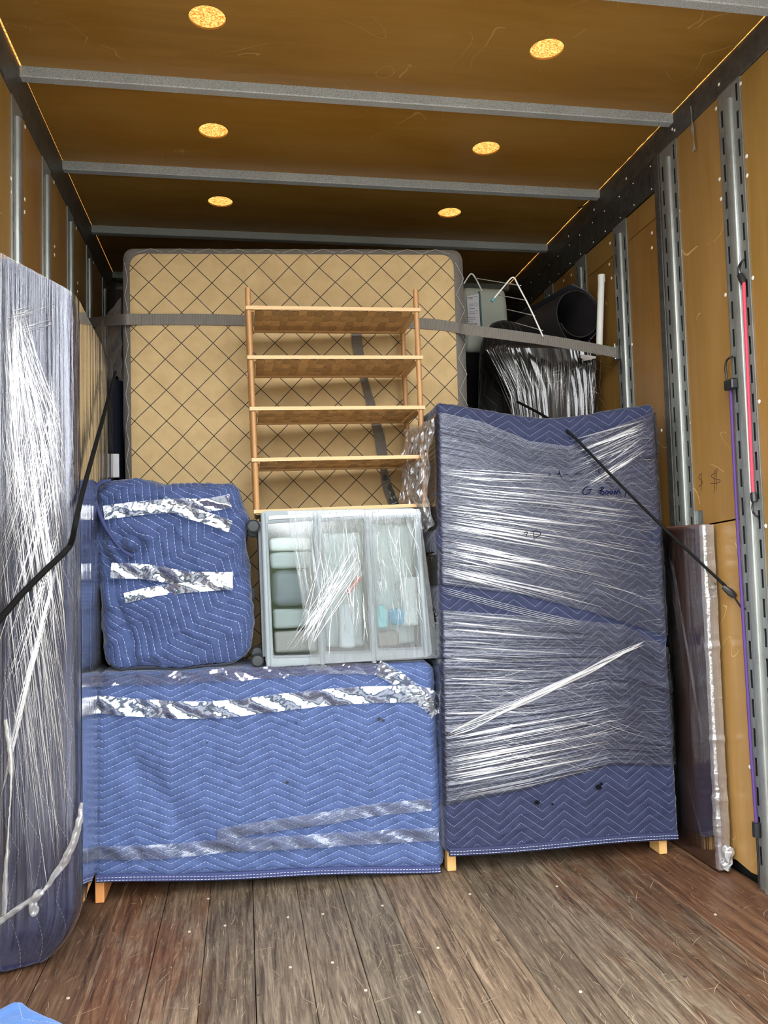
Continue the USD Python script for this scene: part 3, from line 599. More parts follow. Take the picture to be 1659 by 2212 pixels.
P = catmull([at(x, y, y=BY-.020) for x, y in [(240, 1037), (213, 1046), (207, 1075), (216, 1112), (236, 1152), (262, 1186), (288, 1203)]], 8)
obj('bound_edge', tube(P, .0055+.0015*np.sin(np.linspace(0, 14, len(P))), 12), HEM, bd, smooth=50)

# ------------------------------------------------------------------ grey drawer unit lying on its side
DY = 2.762
GREY = metal('grey_plastic', (.255, .295, .315), .38, 0., 4., .05); GREY_D = plain('dark_grey_plastic', (.17, .19, .21), .4); GREY_P = plain('pale_grey_plastic', (.44, .49, .51), .35)
CLEAR = mat('clear_drawer_front', {'f': ('fresnel', dict(IOR=1.5)), 'k': ('math', dict(math_type='multiply_add', value2=1.5, value3=.03, use_clamp=True)), 'g': ('glossy_bsdf', dict(color=(1, 1, 1), roughness=.08)), 't': ('transparent_bsdf', dict(color=(.88, .91, .92))), 'mx': ('mix_closure', {})},
            [('f.fac', 'k.value1'), ('k.value', 'mx.fac'), ('t.BSDF', 'mx.closure1'), ('g.BSDF', 'mx.closure2')], 'mx.closure')
du = thing('drawer_unit', 'pale grey plastic drawer unit on its side with castors and cloudy stretch film', 'drawer unit')
DA, DB_, DC, DD = [at(x, y, y=DY) for x, y in [(562, 1103), (901, 1096), (934, 1418), (574, 1442)]]
def dq(px, py, y=DY):   # picture of the front, zoomed crop units -> s, t
    return at(520+px/3.770, 1060+py/3.770, y=DY)[[0, 2]]
def front_plate(contours, y0, th):
    m = extrude2d([np.array(c)[::-1] if False else np.array(c) for c in contours], th)
    m = swap(m, [[1, 0, 0], [0, 0, 1], [0, 1, 0]]); m.apply_translation([0, y0, 0]); m.fix_normals(); return m
def rnd(c, r=.012, n=5):
    c = [np.asarray(q, float) for q in c]; out = []
    for i in range(len(c)):
        a, b, d = c[i-1], c[i], c[(i+1) % len(c)]; u = (a-b)/np.linalg.norm(a-b); v = (d-b)/np.linalg.norm(d-b)
        for t in np.linspace(0, 1, n): out.append((1-t)**2*(b+u*r)+2*t*(1-t)*b+t*t*(b+v*r))
    return np.array(out)
outer = rnd([dq(160, 165), dq(1435, 140), dq(1562, 1350), dq(205, 1442)], .022)
wins = [[dq(212, 252), dq(596, 228), dq(642, 1352), dq(262, 1362)], [dq(645, 240), dq(1008, 212), dq(1062, 1322), dq(690, 1328)], [dq(1065, 228), dq(1420, 196), dq(1478, 1292), dq(1112, 1302)]]
obj('frame', front_plate([outer] + [rnd(w, .008) for w in wins], DY, .022), GREY, du)
def shrink(c, k): c = np.array(c); m = c.mean(0); return m + (c-m)*k
obj('back_panel', front_plate([shrink(outer, .985)], DY+.262, .006), GREY_D, du)
edge_ms = []
oc = shrink(outer, .992)
obj('case', front_plate([outer, shrink(outer, .972)], DY+.022, .240), GREY, du)
for w in wins:
    dr = obj('drawer_front', front_plate([rnd(shrink(w, .985), .008)], DY+.008, .003), CLEAR, du)
    obj('rim', front_plate([rnd(w, .008), rnd(shrink(w, .972), .008)], DY-.003, .010), GREY_D, dr)
    tl, tr = np.array(w[0]), np.array(w[1])
    obj('handle_lip', front_plate([[tl+[.006, .006], tr+[-.006, .006], tr+[-.006, .019], tl+[.006, .019]]], DY-.006, .007), GREY_P, dr)
for (a, b) in [((604, 165), (668, 1420)), ((1020, 150), (1088, 1400)), ((180, 185), (228, 1425)), ((1430, 175), (1515, 1345))]:
    p, q = dq(*a), dq(*b)
    obj('rib', tube([[p[0], DY, p[1]], [(p[0]+q[0])/2, DY-.003, (p[1]+q[1])/2], [q[0], DY, q[1]]], .0085 if a[0] < 1400 else .010, 14), GREY, du, smooth=50)
p, q = dq(150, 250), dq(190, 1360)
obj('base_panel', hull([[p[0]-.004, DY+.03, p[1]], [p[0]+.012, DY+.03, p[1]], [p[0]-.004, DY+.25, p[1]], [p[0]+.012, DY+.25, p[1]], [q[0]-.004, DY+.03, q[1]], [q[0]+.012, DY+.03, q[1]], [q[0]-.004, DY+.25, q[1]], [q[0]+.012, DY+.25, q[1]]]), GREY_D, du)
CAST = plain('castor_rubber', (.006, .006, .007), .6, 0., .25); CAP_ = plain('castor_cap', (.040, .046, .050), .55, 0., .3)
for (cx_, cz_, dx) in [(547, 1137, 0), (556, 1426, 0)]:
    c0 = at(cx_, cz_, y=DY+.03)
    ca = obj('castor', tube([c0+[.004, .012, 0], c0+[.03, .014, 0]], .007, 12), CAST, du)
    for k, (oy, oz) in enumerate([(-.012, 0), (.034, -.016 if cz_ < 1300 else .022)]):
        w = cyl(c0+[0, oy-.009, oz], c0+[0, oy+.009, oz], .0225, 28); obj('wheel', w, CAST, ca, smooth=40)
        obj('hub_cap', hull(np.vstack([cyl(c0+[0, oy-.012, oz], c0+[0, oy-.009, oz], .017, 24).vertices, [c0+[0, oy-.014, oz]]])), CAP_, ca, smooth=40)
pth = round_path([dq(392, 800).tolist()[:1]+[DY-.006], dq(1470, 800).tolist()[:1]+[DY-.006]])
zt, zb = dq(800, 160)[1], dq(800, 1400)[1]
x0 = pth[0][0][0]
film_sheet('stretch_film', du, FILM_D, pth, lambda s: zt, lambda s: zb, 90, 240, off=.004, amp=.0030, freq=(3., 75.), seed=61, along='z',
           post=lambda V: np.stack([V[:, 0] + (zt-V[:, 2])*.105 + .03*(zt-V[:, 2])*np.clip(1-(V[:, 0]-x0)/.1, 0, 1), V[:, 1], V[:, 2]], 1))
sg = []
r = np.random.default_rng(62)
for i in range(26):     # fan running down to the left across the first two drawers
    a = dq(640+r.random()*420, 380+r.random()*260); b = dq(330+i*9+r.random()*30, 1340-r.random()*90)
    sg.append(([[a[0]+(b[0]-a[0])*t, DY-.010-.004*math.sin(3.1*t), a[1]+(b[1]-a[1])*t] for t in np.linspace(0, 1, 7)], [0, -1, 0], .0006+.0007*r.random()))
for i in range(24):
    x = 400+r.random()*190; a = dq(x, 260+r.random()*300); b = dq(x+60+r.random()*40, 700+r.random()*420)
    sg.append(([[a[0]+(b[0]-a[0])*t, DY-.009, a[1]+(b[1]-a[1])*t] for t in np.linspace(0, 1, 5)], [0, -1, 0], .0005+.0005*r.random()))
for i in range(150):
    x = 640+r.random()*800; y0 = 200+r.random()*800; a = dq(x, y0); b = dq(x+30+r.normal()*40, y0+120+r.random()*320)
    sg.append(([[a[0]+(b[0]-a[0])*t+.0015*math.sin(t*9+i), DY-.009-.002*(i % 3), a[1]+(b[1]-a[1])*t] for t in np.linspace(0, 1, 7)], [0, -1, 0], .0004+.0013*r.random()**1.6))
strands('film_folds', du, sg, kind='stuff')
# what shows through the drawer fronts
def content(name, label, catg, px0, py0, px1, py1, col, dy=.03, dp=.16, rr=.012, lump=.006, seed=0, **k):
    a, b = dq(px0, py1), dq(px1, py0)
    m = rbox(a[0], b[0], DY+dy, DY+dy+dp, a[1], b[1], min(rr, (b[0]-a[0])*.4, (b[1]-a[1])*.4))
    m = m.subdivide().subdivide(); m.vertices += lump*(np.stack([meshkit.noise(m.vertices*22+i*7, seed+i) for i in range(3)], 1)-.5)
    if k.get('turn'): m.apply_transform(trimesh.transformations.rotation_matrix(k.pop('turn'), [0, 1, 0], m.bounds.mean(0)))
    o = obj(name, m, plain('content_'+name+str(px0), col, k.pop('rough', .6)), None, smooth=50); tag(o, label, catg, 'things inside the grey drawer unit'); return o
content('folded_cloth', 'pale brown folded cloth at the foot of the left drawer', 'cloth', 275, 1140, 630, 1335, (.42, .39, .36), seed=1)
content('folded_cloth', 'light grey folded cloth under the slate cushion in the left drawer', 'cloth', 268, 962, 610, 1132, (.43, .45, .44), seed=2)
content('cushion', 'slate grey smooth cushion across the middle of the left drawer', 'cushion', 255, 640, 590, 955, (.17, .18, .215), seed=3, rr=.03, rough=.4)
content('folded_cloth', 'silvery grey folded cloth above the slate cushion', 'cloth', 245, 495, 585, 636, (.48, .50, .50), seed=4)
content('folded_cloth', 'white folded cloth high in the left drawer', 'cloth', 238, 376, 580, 490, (.80, .80, .78), seed=5)
content('paper_bag', 'white paper bag upright in the middle drawer', 'bag', 815, 925, 940, 1300, (.85, .85, .88), seed=6)
content('hand_tool', 'red handled tool lying slanted in the middle drawer', 'tool', 840, 745, 1015, 795, (.75, .08, .06), seed=7, dy=.022, dp=.03, rr=.006, turn=-.85)
content('plastic_packet', 'cloudy grey packet filling the back of the middle drawer', 'packet', 700, 330, 1000, 1300, (.62, .66, .65), seed=8, dy=.075, dp=.14)
content('sponge', 'bright blue round sponge in the right drawer', 'sponge', 1225, 960, 1350, 1100, (.05, .45, .72), seed=9, dy=.016, dp=.05, rr=.018)
content('cloth', 'turquoise cloth beside the blue sponge', 'cloth', 1112, 930, 1205, 1135, (.30, .72, .76), seed=10, dy=.018, dp=.05)
content('paper_roll', 'white paper roll at the right edge of the right drawer', 'roll', 1335, 700, 1455, 1110, (.85, .84, .82), seed=11, dy=.02, dp=.06)
content('pouch', 'dull brown pouch at the foot of the right drawer', 'pouch', 1122, 1150, 1300, 1280, (.34, .27, .25), seed=12, dy=.02, dp=.06)
content('plastic_packet', 'pale silvery packet filling the back of the right drawer', 'packet', 1090, 260, 1440, 1280, (.70, .74, .72), seed=13, dy=.09, dp=.13)

# ------------------------------------------------------------------ bamboo shelf standing on the drawer unit
bs = thing('bamboo_shelf', 'slim bamboo shelf with five woven boards standing on the drawer unit', 'shelf')
SY, SD = 2.795, .255
def sp(px, py, y=SY): return at(px, py, y=y)
posts = [(sp(535, 622), sp(555.5, 1104)), (sp(897.5, 626), sp(917.5, 1096))]
rows = [((533.5, 667), (903, 671.5)), ((536.5, 774), (908, 774)), ((541.5, 884.5), (913, 881.5)), ((546, 994.5), (911, 987.5)), ((550.5, 1106), (921, 1091.5))]
def nodes(a): # a knuckle pattern along a bamboo pole
    return a
for (a, b) in posts:
    for back in (0, 1):
        o = np.array([0, SD*back, 0]); n = 40; P = np.linspace(a+o, b+o, n); t = np.linspace(0, 1, n)
        rr = .0098 + .0006*np.exp(-(((t*4.3+.37*back+.3*(a[0] > .3)) % 1-.5)/.05)**2)
        obj('post', tube(P, rr, 16), BAMBOO_V, bs, smooth=40)
for k, (l, rgt) in enumerate(rows):
    A, B = sp(*l), sp(*rgt); A, B = A+[-.004, 0, 0], B+[.006, 0, 0]
    def q(s, y, z): return A + (B-A)*s + np.array([0, y, z])
    def bar(s0, s1, y0, y1, z0, z1): return hull([q(s, y, z) for s in (s0, s1) for y in (y0, y1) for z in (z0, z1)])
    e = .016
    sh = obj('shelf_board', cat([bar(0, 1, SD-.004, SD+.010, -.010, .006), bar(.012, .045, -.004, SD, -.011, .005), bar(.955, .988, -.004, SD, -.011, .005)]), BAMBOO, bs)
    obj('front_rail', bar(0, 1, -.016, -.0095, -.0062, .0062), BAMBOO_L, sh)
    nc, nl = 18, 4
    Y0_, Y1_ = .006, SD-.004
    for j in range(nc):
        s0 = .05 + (.90)*j/nc; s1 = .05 + .90*(j+1)/nc - .0045; V, n = [], 17
        for yy in np.linspace(Y0_, Y1_, n):
            z = -.003 + .0021*math.sin(math.pi*(yy-Y0_)/(Y1_-Y0_)*nl + math.pi*(j % 2))
            V += [q(s0, yy, z-.0005), q(s1, yy, z-.0005), q(s1, yy, z+.0005), q(s0, yy, z+.0005)]
        f = []
        for i in range(n-1):
            for c in range(4): p_, r_ = i*4+c, i*4+(c+1) % 4; f += [[p_, r_, r_+4], [p_, r_+4, p_+4]]
        obj('weave_strip', (np.array(V), np.array(f)), WEAVE[(j*5+k*3+j//4) % 3], sh)
    for i in range(nl):
        y0, y1 = Y0_+(Y1_-Y0_)*i/nl+.0025, Y0_+(Y1_-Y0_)*(i+1)/nl-.0025; V, n = [], nc*4+1
        for s in np.linspace(.05, .95, n):
            z = -.003 - .0021*math.copysign(1, (i % 2)-.5)*-1*math.sin(math.pi*(s-.05)/.9*nc)
            V += [q(s, y0, z-.0005), q(s, y1, z-.0005), q(s, y1, z+.0005), q(s, y0, z+.0005)]
        f = []
        for a_ in range(n-1):
            for c in range(4): p_, r_ = a_*4+c, a_*4+(c+1) % 4; f += [[p_, p_+4, r_+4], [p_, r_+4, r_]]
        obj('weave_strip', (np.array(V), np.array(f)), WEAVE[(i+k) % 3], sh)

# ------------------------------------------------------------------ box spring mattress
MA = -math.atan2(.125, 1.345); MW = 1.352
ml, mr = at(262, 700, y=3.205), at(1007, 700, y=3.08)
MX, MY = (ml[0]+mr[0])/2, 3.1425; MTOP = 2.312
mt = thing('mattress', 'tan box spring with dark diamond lines and a grey-brown border standing on edge', 'mattress')
TAUPE = mat('taupe_border', {'g': ('geometry', {}), 'n': ('noise_texture', dict(scale=500., detail=2.)), 'r': ('rgb_ramp', dict(ramp=[(.3, (.105, .092, .078)), (.7, (.150, .133, .115))])), 'b': ('bump', dict(strength=.3, distance=.001)), 'p': ('principled_bsdf', dict(roughness=.75, sheen_weight=.15))},
            [('g.position', 'n.vector'), ('n.fac', 'r.fac'), ('r.color', 'p.base_color'), ('n.fac', 'b.height'), ('b.normal', 'p.normal')])
DP = .1205
TAN = mat('tan_diamond_fabric', {
    'uv': ('texture_coordinate', {}), 'wn': ('noise_texture', dict(scale=3.5, detail=1.)), 'wm': ('mix', dict(mix_type='linear_light', fac=.006)), 's': ('separate_xyz', {}),
    'a': ('math', dict(math_type='add')), 'b': ('math', dict(math_type='subtract')), 'a1': ('math', dict(math_type='multiply_add', value2=1/DP, value3=50.27)), 'b1': ('math', dict(math_type='multiply_add', value2=1/DP, value3=50.13)),
    'a2': ('math', dict(math_type='fraction')), 'b2': ('math', dict(math_type='fraction')), 'a3': ('math', dict(math_type='subtract', value2=.5)), 'b3': ('math', dict(math_type='subtract', value2=.5)),
    'a4': ('math', dict(math_type='absolute')), 'b4': ('math', dict(math_type='absolute')), 'mn': ('math', dict(math_type='minimum')), 'ln': ('map_range', dict(from_min=.013, from_max=.022, to_min=1., to_max=0., clamp=True)),
    'n': ('noise_texture', dict(scale=14., detail=4., roughness=.6)), 'r': ('rgb_ramp', dict(ramp=[(.3, (.43, .295, .135)), (.7, (.505, .355, .17))])), 'n2': ('noise_texture', dict(scale=420., detail=2.)),
    'mx': ('mix', dict(color2=(.025, .02, .018))), 'bu': ('bump', dict(strength=.25, distance=.001)), 'p': ('principled_bsdf', dict(roughness=.8))},
    [('uv.UV', 'wn.vector'), ('uv.UV', 'wm.color1'), ('wn.color', 'wm.color2'), ('wm.color', 's.vector'), ('s.x', 'a.value1'), ('s.y', 'a.value2'), ('s.x', 'b.value1'), ('s.y', 'b.value2'), ('a.value', 'a1.value1'), ('b.value', 'b1.value1'),
     ('a1.value', 'a2.value1'), ('b1.value', 'b2.value1'), ('a2.value', 'a3.value1'), ('b2.value', 'b3.value1'), ('a3.value', 'a4.value1'), ('b3.value', 'b4.value1'), ('a4.value', 'mn.value1'), ('b4.value', 'mn.value2'), ('mn.value', 'ln.value'),
     ('uv.UV', 'n.vector'), ('uv.UV', 'n2.vector'), ('n.fac', 'r.fac'), ('r.color', 'mx.color1'), ('ln.result', 'mx.fac'), ('mx.color', 'p.base_color'), ('n2.fac', 'bu.height'), ('bu.normal', 'p.normal')])
mp_ = placer(MX, MY, 0, MA)
V, F, U, N = block_faces(MW, .20, MTOP, .045, .02, .02)
V = mp_(V + N*(.004*fb(V*5, 3))[:, None]); raw('border', V, F, vnormals(V, F), U, TAUPE, mt)
def front_panel(x0, x1, z0, z1, r, y, k=160):
    nx, nz_ = 70, 110
    s, t = np.meshgrid(np.linspace(0, 1, nx), np.linspace(0, 1, nz_), indexing='ij')
    X, Z = x0+(x1-x0)*s, z0+(z1-z0)*t
    ex = np.maximum(np.maximum(x0+r-X, X-x1+r), 0); ez = np.maximum(Z-z1+r, 0); dd = np.hypot(ex, ez); k = np.where((dd > r) & (ex > 0) & (ez > 0), r/np.maximum(dd, 1e-9), 1)
    X = np.where(X < x0+r, x0+r-ex*k, np.where(X > x1-r, x1-r+ex*k, X)); Z = np.where(ez > 0, z1-r+ez*k, Z)
    edge = np.minimum(np.minimum(s, 1-s)*(x1-x0), np.minimum(t, 1-t)*(z1-z0)); Y = y - .006*np.clip(edge/.03, 0, 1)**.5
    V = np.stack([X, Y, Z], -1).reshape(-1, 3); return V, np.stack([X.ravel(), Z.ravel()], 1), grid_faces(nx, nz_)
V, U, F = front_panel(-MW/2+.036, MW/2-.045, .03, MTOP-.036, .05, -.0035); V = mp_(V)
raw('fabric_panel', V, F, vnormals(V, F), U, TAN, mt)
def zz_band(x0, x1, zfun, horiz, n, per, amp):
    P = []
    for i in range(n+1): P.append(((x0+(x1-x0)*i/n), zfun + (amp if i % 2 else -amp)))
    return P
ms = []
def zline(P, y, half=.0008):
    P = np.array([[x, y, z] for x, z in P]); T = np.gradient(P, axis=0); W = np.cross(T, [0, 1., 0]); W /= np.linalg.norm(W, axis=1, keepdims=True)
    v, f, _ = band(P, W, half, .0006); return trimesh.Trimesh(mp_(v), f, process=False)
nn = 22; ms.append(zline([(-MW/2+.06+(MW-.12)*i/nn, MTOP-.021+(.009 if i % 2 else -.009)) for i in range(nn+1)], .004))
nn = 34; ms.append(zline([(MW/2-.022+(.016 if i % 2 else -.016), .05+(MTOP-.12)*i/nn) for i in range(nn+1)], -.006))
nn = 34; ms.append(zline([(-MW/2+.021+(.006 if i % 2 else -.006), .05+(MTOP-.12)*i/nn) for i in range(nn+1)], .003))
obj('border_stitching', cat(ms), plain('grey_thread', (.36, .34, .31), .8), mt)

# ------------------------------------------------------------------ cargo strap across the mattress
WEB = mat('grey_webbing', {'uv': ('texture_coordinate', {}), 'm': ('mapping', dict(scale=(1, .02, 1))), 'w': ('wave_texture', dict(scale=26., distortion=.3)) if False else ('noise_texture', dict(scale=190., detail=1.)), 's': ('separate_xyz', {}),
    'k': ('math', dict(math_type='multiply', value2=2*math.pi/.0042)), 'sn': ('math', dict(math_type='sine')), 'mr': ('map_range', dict(from_min=-1., from_max=1., to_min=.62, to_max=1.)), 'c': ('mix', dict(mix_type='multiply', fac=1., color1=(.195, .170, .142))),
    'b': ('bump', dict(strength=.6, distance=.001)), 'p': ('principled_bsdf', dict(roughness=.55, sheen_weight=.2))},
    [('uv.UV', 's.vector'), ('uv.UV', 'm.vector'), ('m.vector', 'w.vector'), ('s.x', 'k.value1'), ('k.value', 'sn.value1'), ('sn.value', 'mr.value'), ('mr.result', 'c.color2'), ('c.color', 'p.base_color'), ('sn.value', 'b.height'), ('b.normal', 'p.normal')])
STEEL = plain('bright_hook_steel', (.42, .41, .37), .35, .9)
sp_ = thing('cargo_strap', 'grey ribbed cargo strap pulled across the mattress from wall to wall', 'strap')
mf = lambda lx, z, o: mp_(np.array([[lx, -.012-o, z]]))[0]     # a point just in front of the mattress
def strap_pt(px, py, o=0.):
    lo, hi = 2.9, 3.4       # the pixel's point on the mattress front
    d = _fw + (px-829.5)/FPX*_r - (py-1106)/FPX*_u
    nrm = np.array([math.sin(MA)*-1, math.cos(MA), 0]); p0 = mf(0, 0, o)
    return _C + d*((p0-_C)@nrm)/(d@nrm)
def raw_band(name, P, W, half, t, m, parent, n=10):
    P = catmull(P, n); W = np.asarray(W, float)
    if W.ndim == 2: W = np.stack([np.interp(np.linspace(0, 1, len(P)), np.linspace(0, 1, len(W)), W[:, k]) for k in range(3)], 1)
    W = W/np.linalg.norm(W, axis=-1, keepdims=True)
    h_ = half if np.ndim(half) == 0 else np.interp(np.linspace(0, 1, len(P)), np.linspace(0, 1, len(half)), half)
    v, f, uv = band(P, W, h_, t); return raw(name, v, f, None, uv, m, parent)
PL = [at(192, 697, x=L_+.008), at(212, 695, y=3.60), at(240, 692, y=3.36)] + [strap_pt(x, y, .002) for x, y in [(268, 690), (300, 690), (420, 690), (530, 692), (700, 695), (860, 697), (930, 700), (985, 707)]]
PR = [at(1015, 713, y=3.03), at(1100, 724, y=3.05), at(1200, 738, y=3.08), at(1290, 754, y=3.09), at(1330, 762, y=3.10)]
raw_band('webbing', PL+PR, [0, 0, 1], .0215, .0022, WEB, sp_)
hk = at(1333, 762, x=R_-.008)
obj('end_fitting', cat([cbox(R_-.022, R_+.001, hk[1]-.012, hk[1]+.014, hk[2]-.030, hk[2]+.030, .003), cyl(hk+[-.016, -.014, -.032], hk+[-.016, -.014, .034], .0045, 12)]), STEEL, sp_)
hl = at(184, 697, x=L_+.006)
obj('end_fitting', cbox(L_-.002, L_+.012, hl[1]-.03, hl[1]+.02, hl[2]-.030, hl[2]+.030, .003), STEEL, sp_)
e0 = at(205, 696, y=3.62); ms = []
for i in range(5):
    a = PL[0] + (PL[1]-PL[0])*(.15+.17*i); b = PL[0] + (PL[1]-PL[0])*(.32+.17*i)
    for s in (-1, 1): v, f, _ = band([a+[.004, -.003, -.018*s], (a+b)/2+[.004, -.003, 0], b+[.004, -.003, .018*s]], [1, .3, 0], .0009, .0006); ms.append(trimesh.Trimesh(v, f, process=False))
obj('end_stitching', cat(ms), plain('white_stitch', (.6, .58, .52), .7), sp_)
tl_ = [strap_pt(x, y, .006) for x, y in [(770, 705), (771, 730), (777, 775), (789, 830), (806, 890), (820, 945), (826, 985), (829, 1015), (836, 1050), (849, 1085), (857, 1103)]]
raw_band('loose_tail', tl_, [(1, 0, .0), (1, 0, 0), (1, 0, .2), (.8, -.6, .2), (1, -.1, .25), (1, 0, .1), (1, 0, .15), (.8, -.5, .3), (1, 0, .35), (1, 0, .3), (1, 0, .3)], [.020, .020, .019, .016, .017, .020, .020, .014, .018, .020, .020], .002, WEB, sp_)
PRN = plain('black_print', (.012, .012, .013), .5); PRW = plain('white_print', (.55, .54, .5), .6)
ms = [extrude2d([np.stack([.009*np.cos(a), .013*np.sin(a)], 1)], .0006) for a in [np.arange(14)*math.pi/7]*3] 
prints = []
for (px, py), m in zip([(832, 1032), (842, 1054), (848, 1066)], ms):
    m = swap(m, [[1, 0, 0], [0, 0, -1], [0, 1, 0]]); m.apply_translation(strap_pt(px, py, .009)); prints.append(m)
v, f, _ = band([strap_pt(846, 1076, .009), strap_pt(856, 1096, .009)], [1, 0, .3], .016, .0006); prints.append(trimesh.Trimesh(v, f, process=False))
obj('black_print', cat(prints), PRN, sp_)
ms = []
for a, b in [((845.5, 1074), (847, 1079)), ((851, 1072), (852.5, 1077)), ((846, 1089), (857, 1085)), ((842, 1062), (843.5, 1066))]:
    v, f, _ = band([strap_pt(*a, .0105), strap_pt(*b, .0105)], [.5, 0, .8] if a[0] > 845.9 and a[1] > 1080 else [1, 0, .2], .0016, .0006); ms.append(trimesh.Trimesh(v, f, process=False))
obj('white_print', cat(ms), PRW, sp_)

# ------------------------------------------------------------------ tall chest in navy quilt and stretch film
ch = thing('wrapped_chest', 'tall chest in a navy quilted blanket under streaky stretch film, on two pale pine legs', 'chest')
CX, CY, CW, CH = 1.0745, 2.695, .806, 1.505
def ch_x(p):
    q = p.copy(); q[:, 0] = 1.0745 + (p[:, 0]-1.0745)*(1+.045*np.clip((1.57-p[:, 2])/1.5, 0, 1)) - .004*np.clip((1.57-p[:, 2])/1.5, 0, 1); return q
def ch_def(p):
    q = p.copy(); x = p[:, 0]/CW; t = p[:, 2]/CH
    q[:, 2] += (.020*np.abs(x*2)**2 - .034*np.exp(-((x-.0)/.3)**2))*np.clip((t-.85)/.15, 0, 1) - (x+.5)*.018*(1-t)
    q[:, 0] += np.where(x < 0, -.012*np.exp(-((t-.695)/.025)**2)*1, 0)
    q[:, 1] += np.where(p[:, 1] < .05, -.008*np.exp(-((t-.695)/.035)**2) - .006*(1-t)**3, 0)
    return q
pc = placer(CX, CY, .076)
quilt_block('blanket', ch, NAVY, CW, .325, CH, .016, lambda p: ch_x(pc(p)), Q_TALL, step=.0048, dstep=.012, puff=.0028, lumps=.005, seed=51, deform=ch_def, warp=.003, lf=5., wr=.003)
hem(ch, HEM_N, CW*1.045-.012, .072, .026, placer(CX-.004, CY-.012, 0), sag=lambda x: -.018*(x/CW+.5)+.004*math.sin(x*7))
leg(ch, .680, 2.735, .031, .045, .12, PINE); leg(ch, 1.440, 2.704, .030, .075, .12, PINE)
chp = round_path([(.671, 3.02), (.671, 2.688), (1.478, 2.688), (1.478, 3.02)], .014)
_s = np.concatenate([[0], np.cumsum(np.linalg.norm(np.diff(chp[0], axis=0), axis=1))]); sL = float(np.interp(.5, [0, 1], [0, 0])) + _s[np.argmin(np.abs(chp[0][:, 0]-.671) + np.abs(chp[0][:, 1]-2.688))]; sR = _s[np.argmin(np.abs(chp[0][:, 0]-1.478) + np.abs(chp[0][:, 1]-2.688))]
def lerp_s(tab): xs, zs = zip(*tab); return lambda s: float(np.interp((s-sL)/(sR-sL), xs, zs))
zA = lambda px, py: at(px, py, y=2.688)[2]
topA = lerp_s([(-.5, 1.54), (0, 1.565), (.18, 1.535), (.40, 1.465), (.58, 1.445), (.75, 1.50), (1, 1.572), (1.5, 1.55)])
botA = lerp_s([(-.5, zA(950, 1275)), (0, zA(950, 1262)), (.35, zA(1100, 1285)), (.7, zA(1260, 1330)), (1, zA(1428, 1375)), (1.5, zA(1430, 1380))])
film_sheet('stretch_film', ch, FILM, chp, topA, botA, 150, 560, off=.0055, amp=.0042, freq=(1.6, 95.), seed=71, post=ch_x)
topB = lerp_s([(-.5, zA(955, 1312)), (0, zA(955, 1318)), (.5, zA(1190, 1335)), (.8, zA(1330, 1350)), (1, zA(1430, 1400)), (1.5, zA(1430, 1400))])
botB = lerp_s([(-.5, zA(962, 1760)), (0, zA(962, 1738)), (.35, zA(1110, 1705)), (.7, zA(1300, 1652)), (1, zA(1440, 1655)), (1.5, zA(1440, 1640))])
film_sheet('stretch_film', ch, FILM, chp, topB, botB, 150, 360, off=.0055, amp=.0040, freq=(1.6, 95.), seed=81, post=ch_x)
def fp(px, py, o=.012): return at(px, py, y=CY-.006-o)
def seg(a, b, o=.011, n=8, wob=.0, ph=0.):
    A, B = fp(*a, o), fp(*b, o)
    return [A + (B-A)*t + np.array([0, 0, wob*math.sin(t*7+ph)]) for t in np.linspace(0, 1, n)]
r = np.random.default_rng(5); sg = []
n_ = [0, -1, 0]
for i in range(34):      # fan rising to the upper right corner
    y1 = 903+i*2.2+r.random()*5; sg.append((seg((1400-r.random()*14, y1), (1225+r.random()*90, y1+44+i*.7+r.random()*16), .009), n_, .0006+.0020*r.random()**1.5))
for i in range(110):      # left half of the upper film, running down to the right
    y0 = 1010+r.random()*235; L = 90+r.random()*260; x0 = 950+abs(r.normal())*26
    sg.append((seg((x0, y0), (x0+L, y0+L*(.05+.20*(y0-1000)/250)+r.normal()*5), .009+.003*r.random(), 8, .001, i), n_, .0004+.0026*r.random()**3))
for i in range(40):      # right half
    y0 = 1030+r.random()*240; x0 = 1130+r.random()*190; L = 60+r.random()*170
    sg.append((seg((x0, y0), (min(x0+L, 1418), y0+L*(.05+.20*(y0-1000)/250)), .009, 7, .0008, i), n_, .0004+.0007*r.random()))
for i in range(44):      # lower film, left
    y0 = 1322+r.random()*220; L = 80+r.random()*220; sg.append((seg((957+r.random()*20, y0), (957+L, y0+L*(.10-.10*(y0-1320)/220)), .009, 7, .0008, i), n_, .0004+.0024*r.random()**3))
for i in range(56):      # lowest film, rising to the right
    y0 = 1590+r.random()*140; L = 90+r.random()*260; sg.append((seg((963+r.random()*25, y0), (975+L, y0-L*(.20-.02*r.random())), .009, 7, .0008, i), n_, .0005+.0022*r.random()**3))
for i in range(44):      # crossing strands in the middle
    x0 = 1010+r.random()*300; y0 = 1470+r.random()*170; L = 50+r.random()*90; sg.append((seg((x0, y0), (x0+L, y0+L*(.34 if i % 2 else -.28)+r.normal()*4), .010, 6, .002, i), n_, .0004+.0005*r.random()))
for i in range(70):      # puckers on the right edge
    y0 = 930+r.random()*700; x1 = 1408+(y0-880)*.048; sg.append((seg((x1-8-r.random()*50, y0+r.normal()*4), (x1-1, y0-2), .008, 4), n_, .0004+.0006*r.random()))
strands('film_folds', ch, sg, kind='stuff')
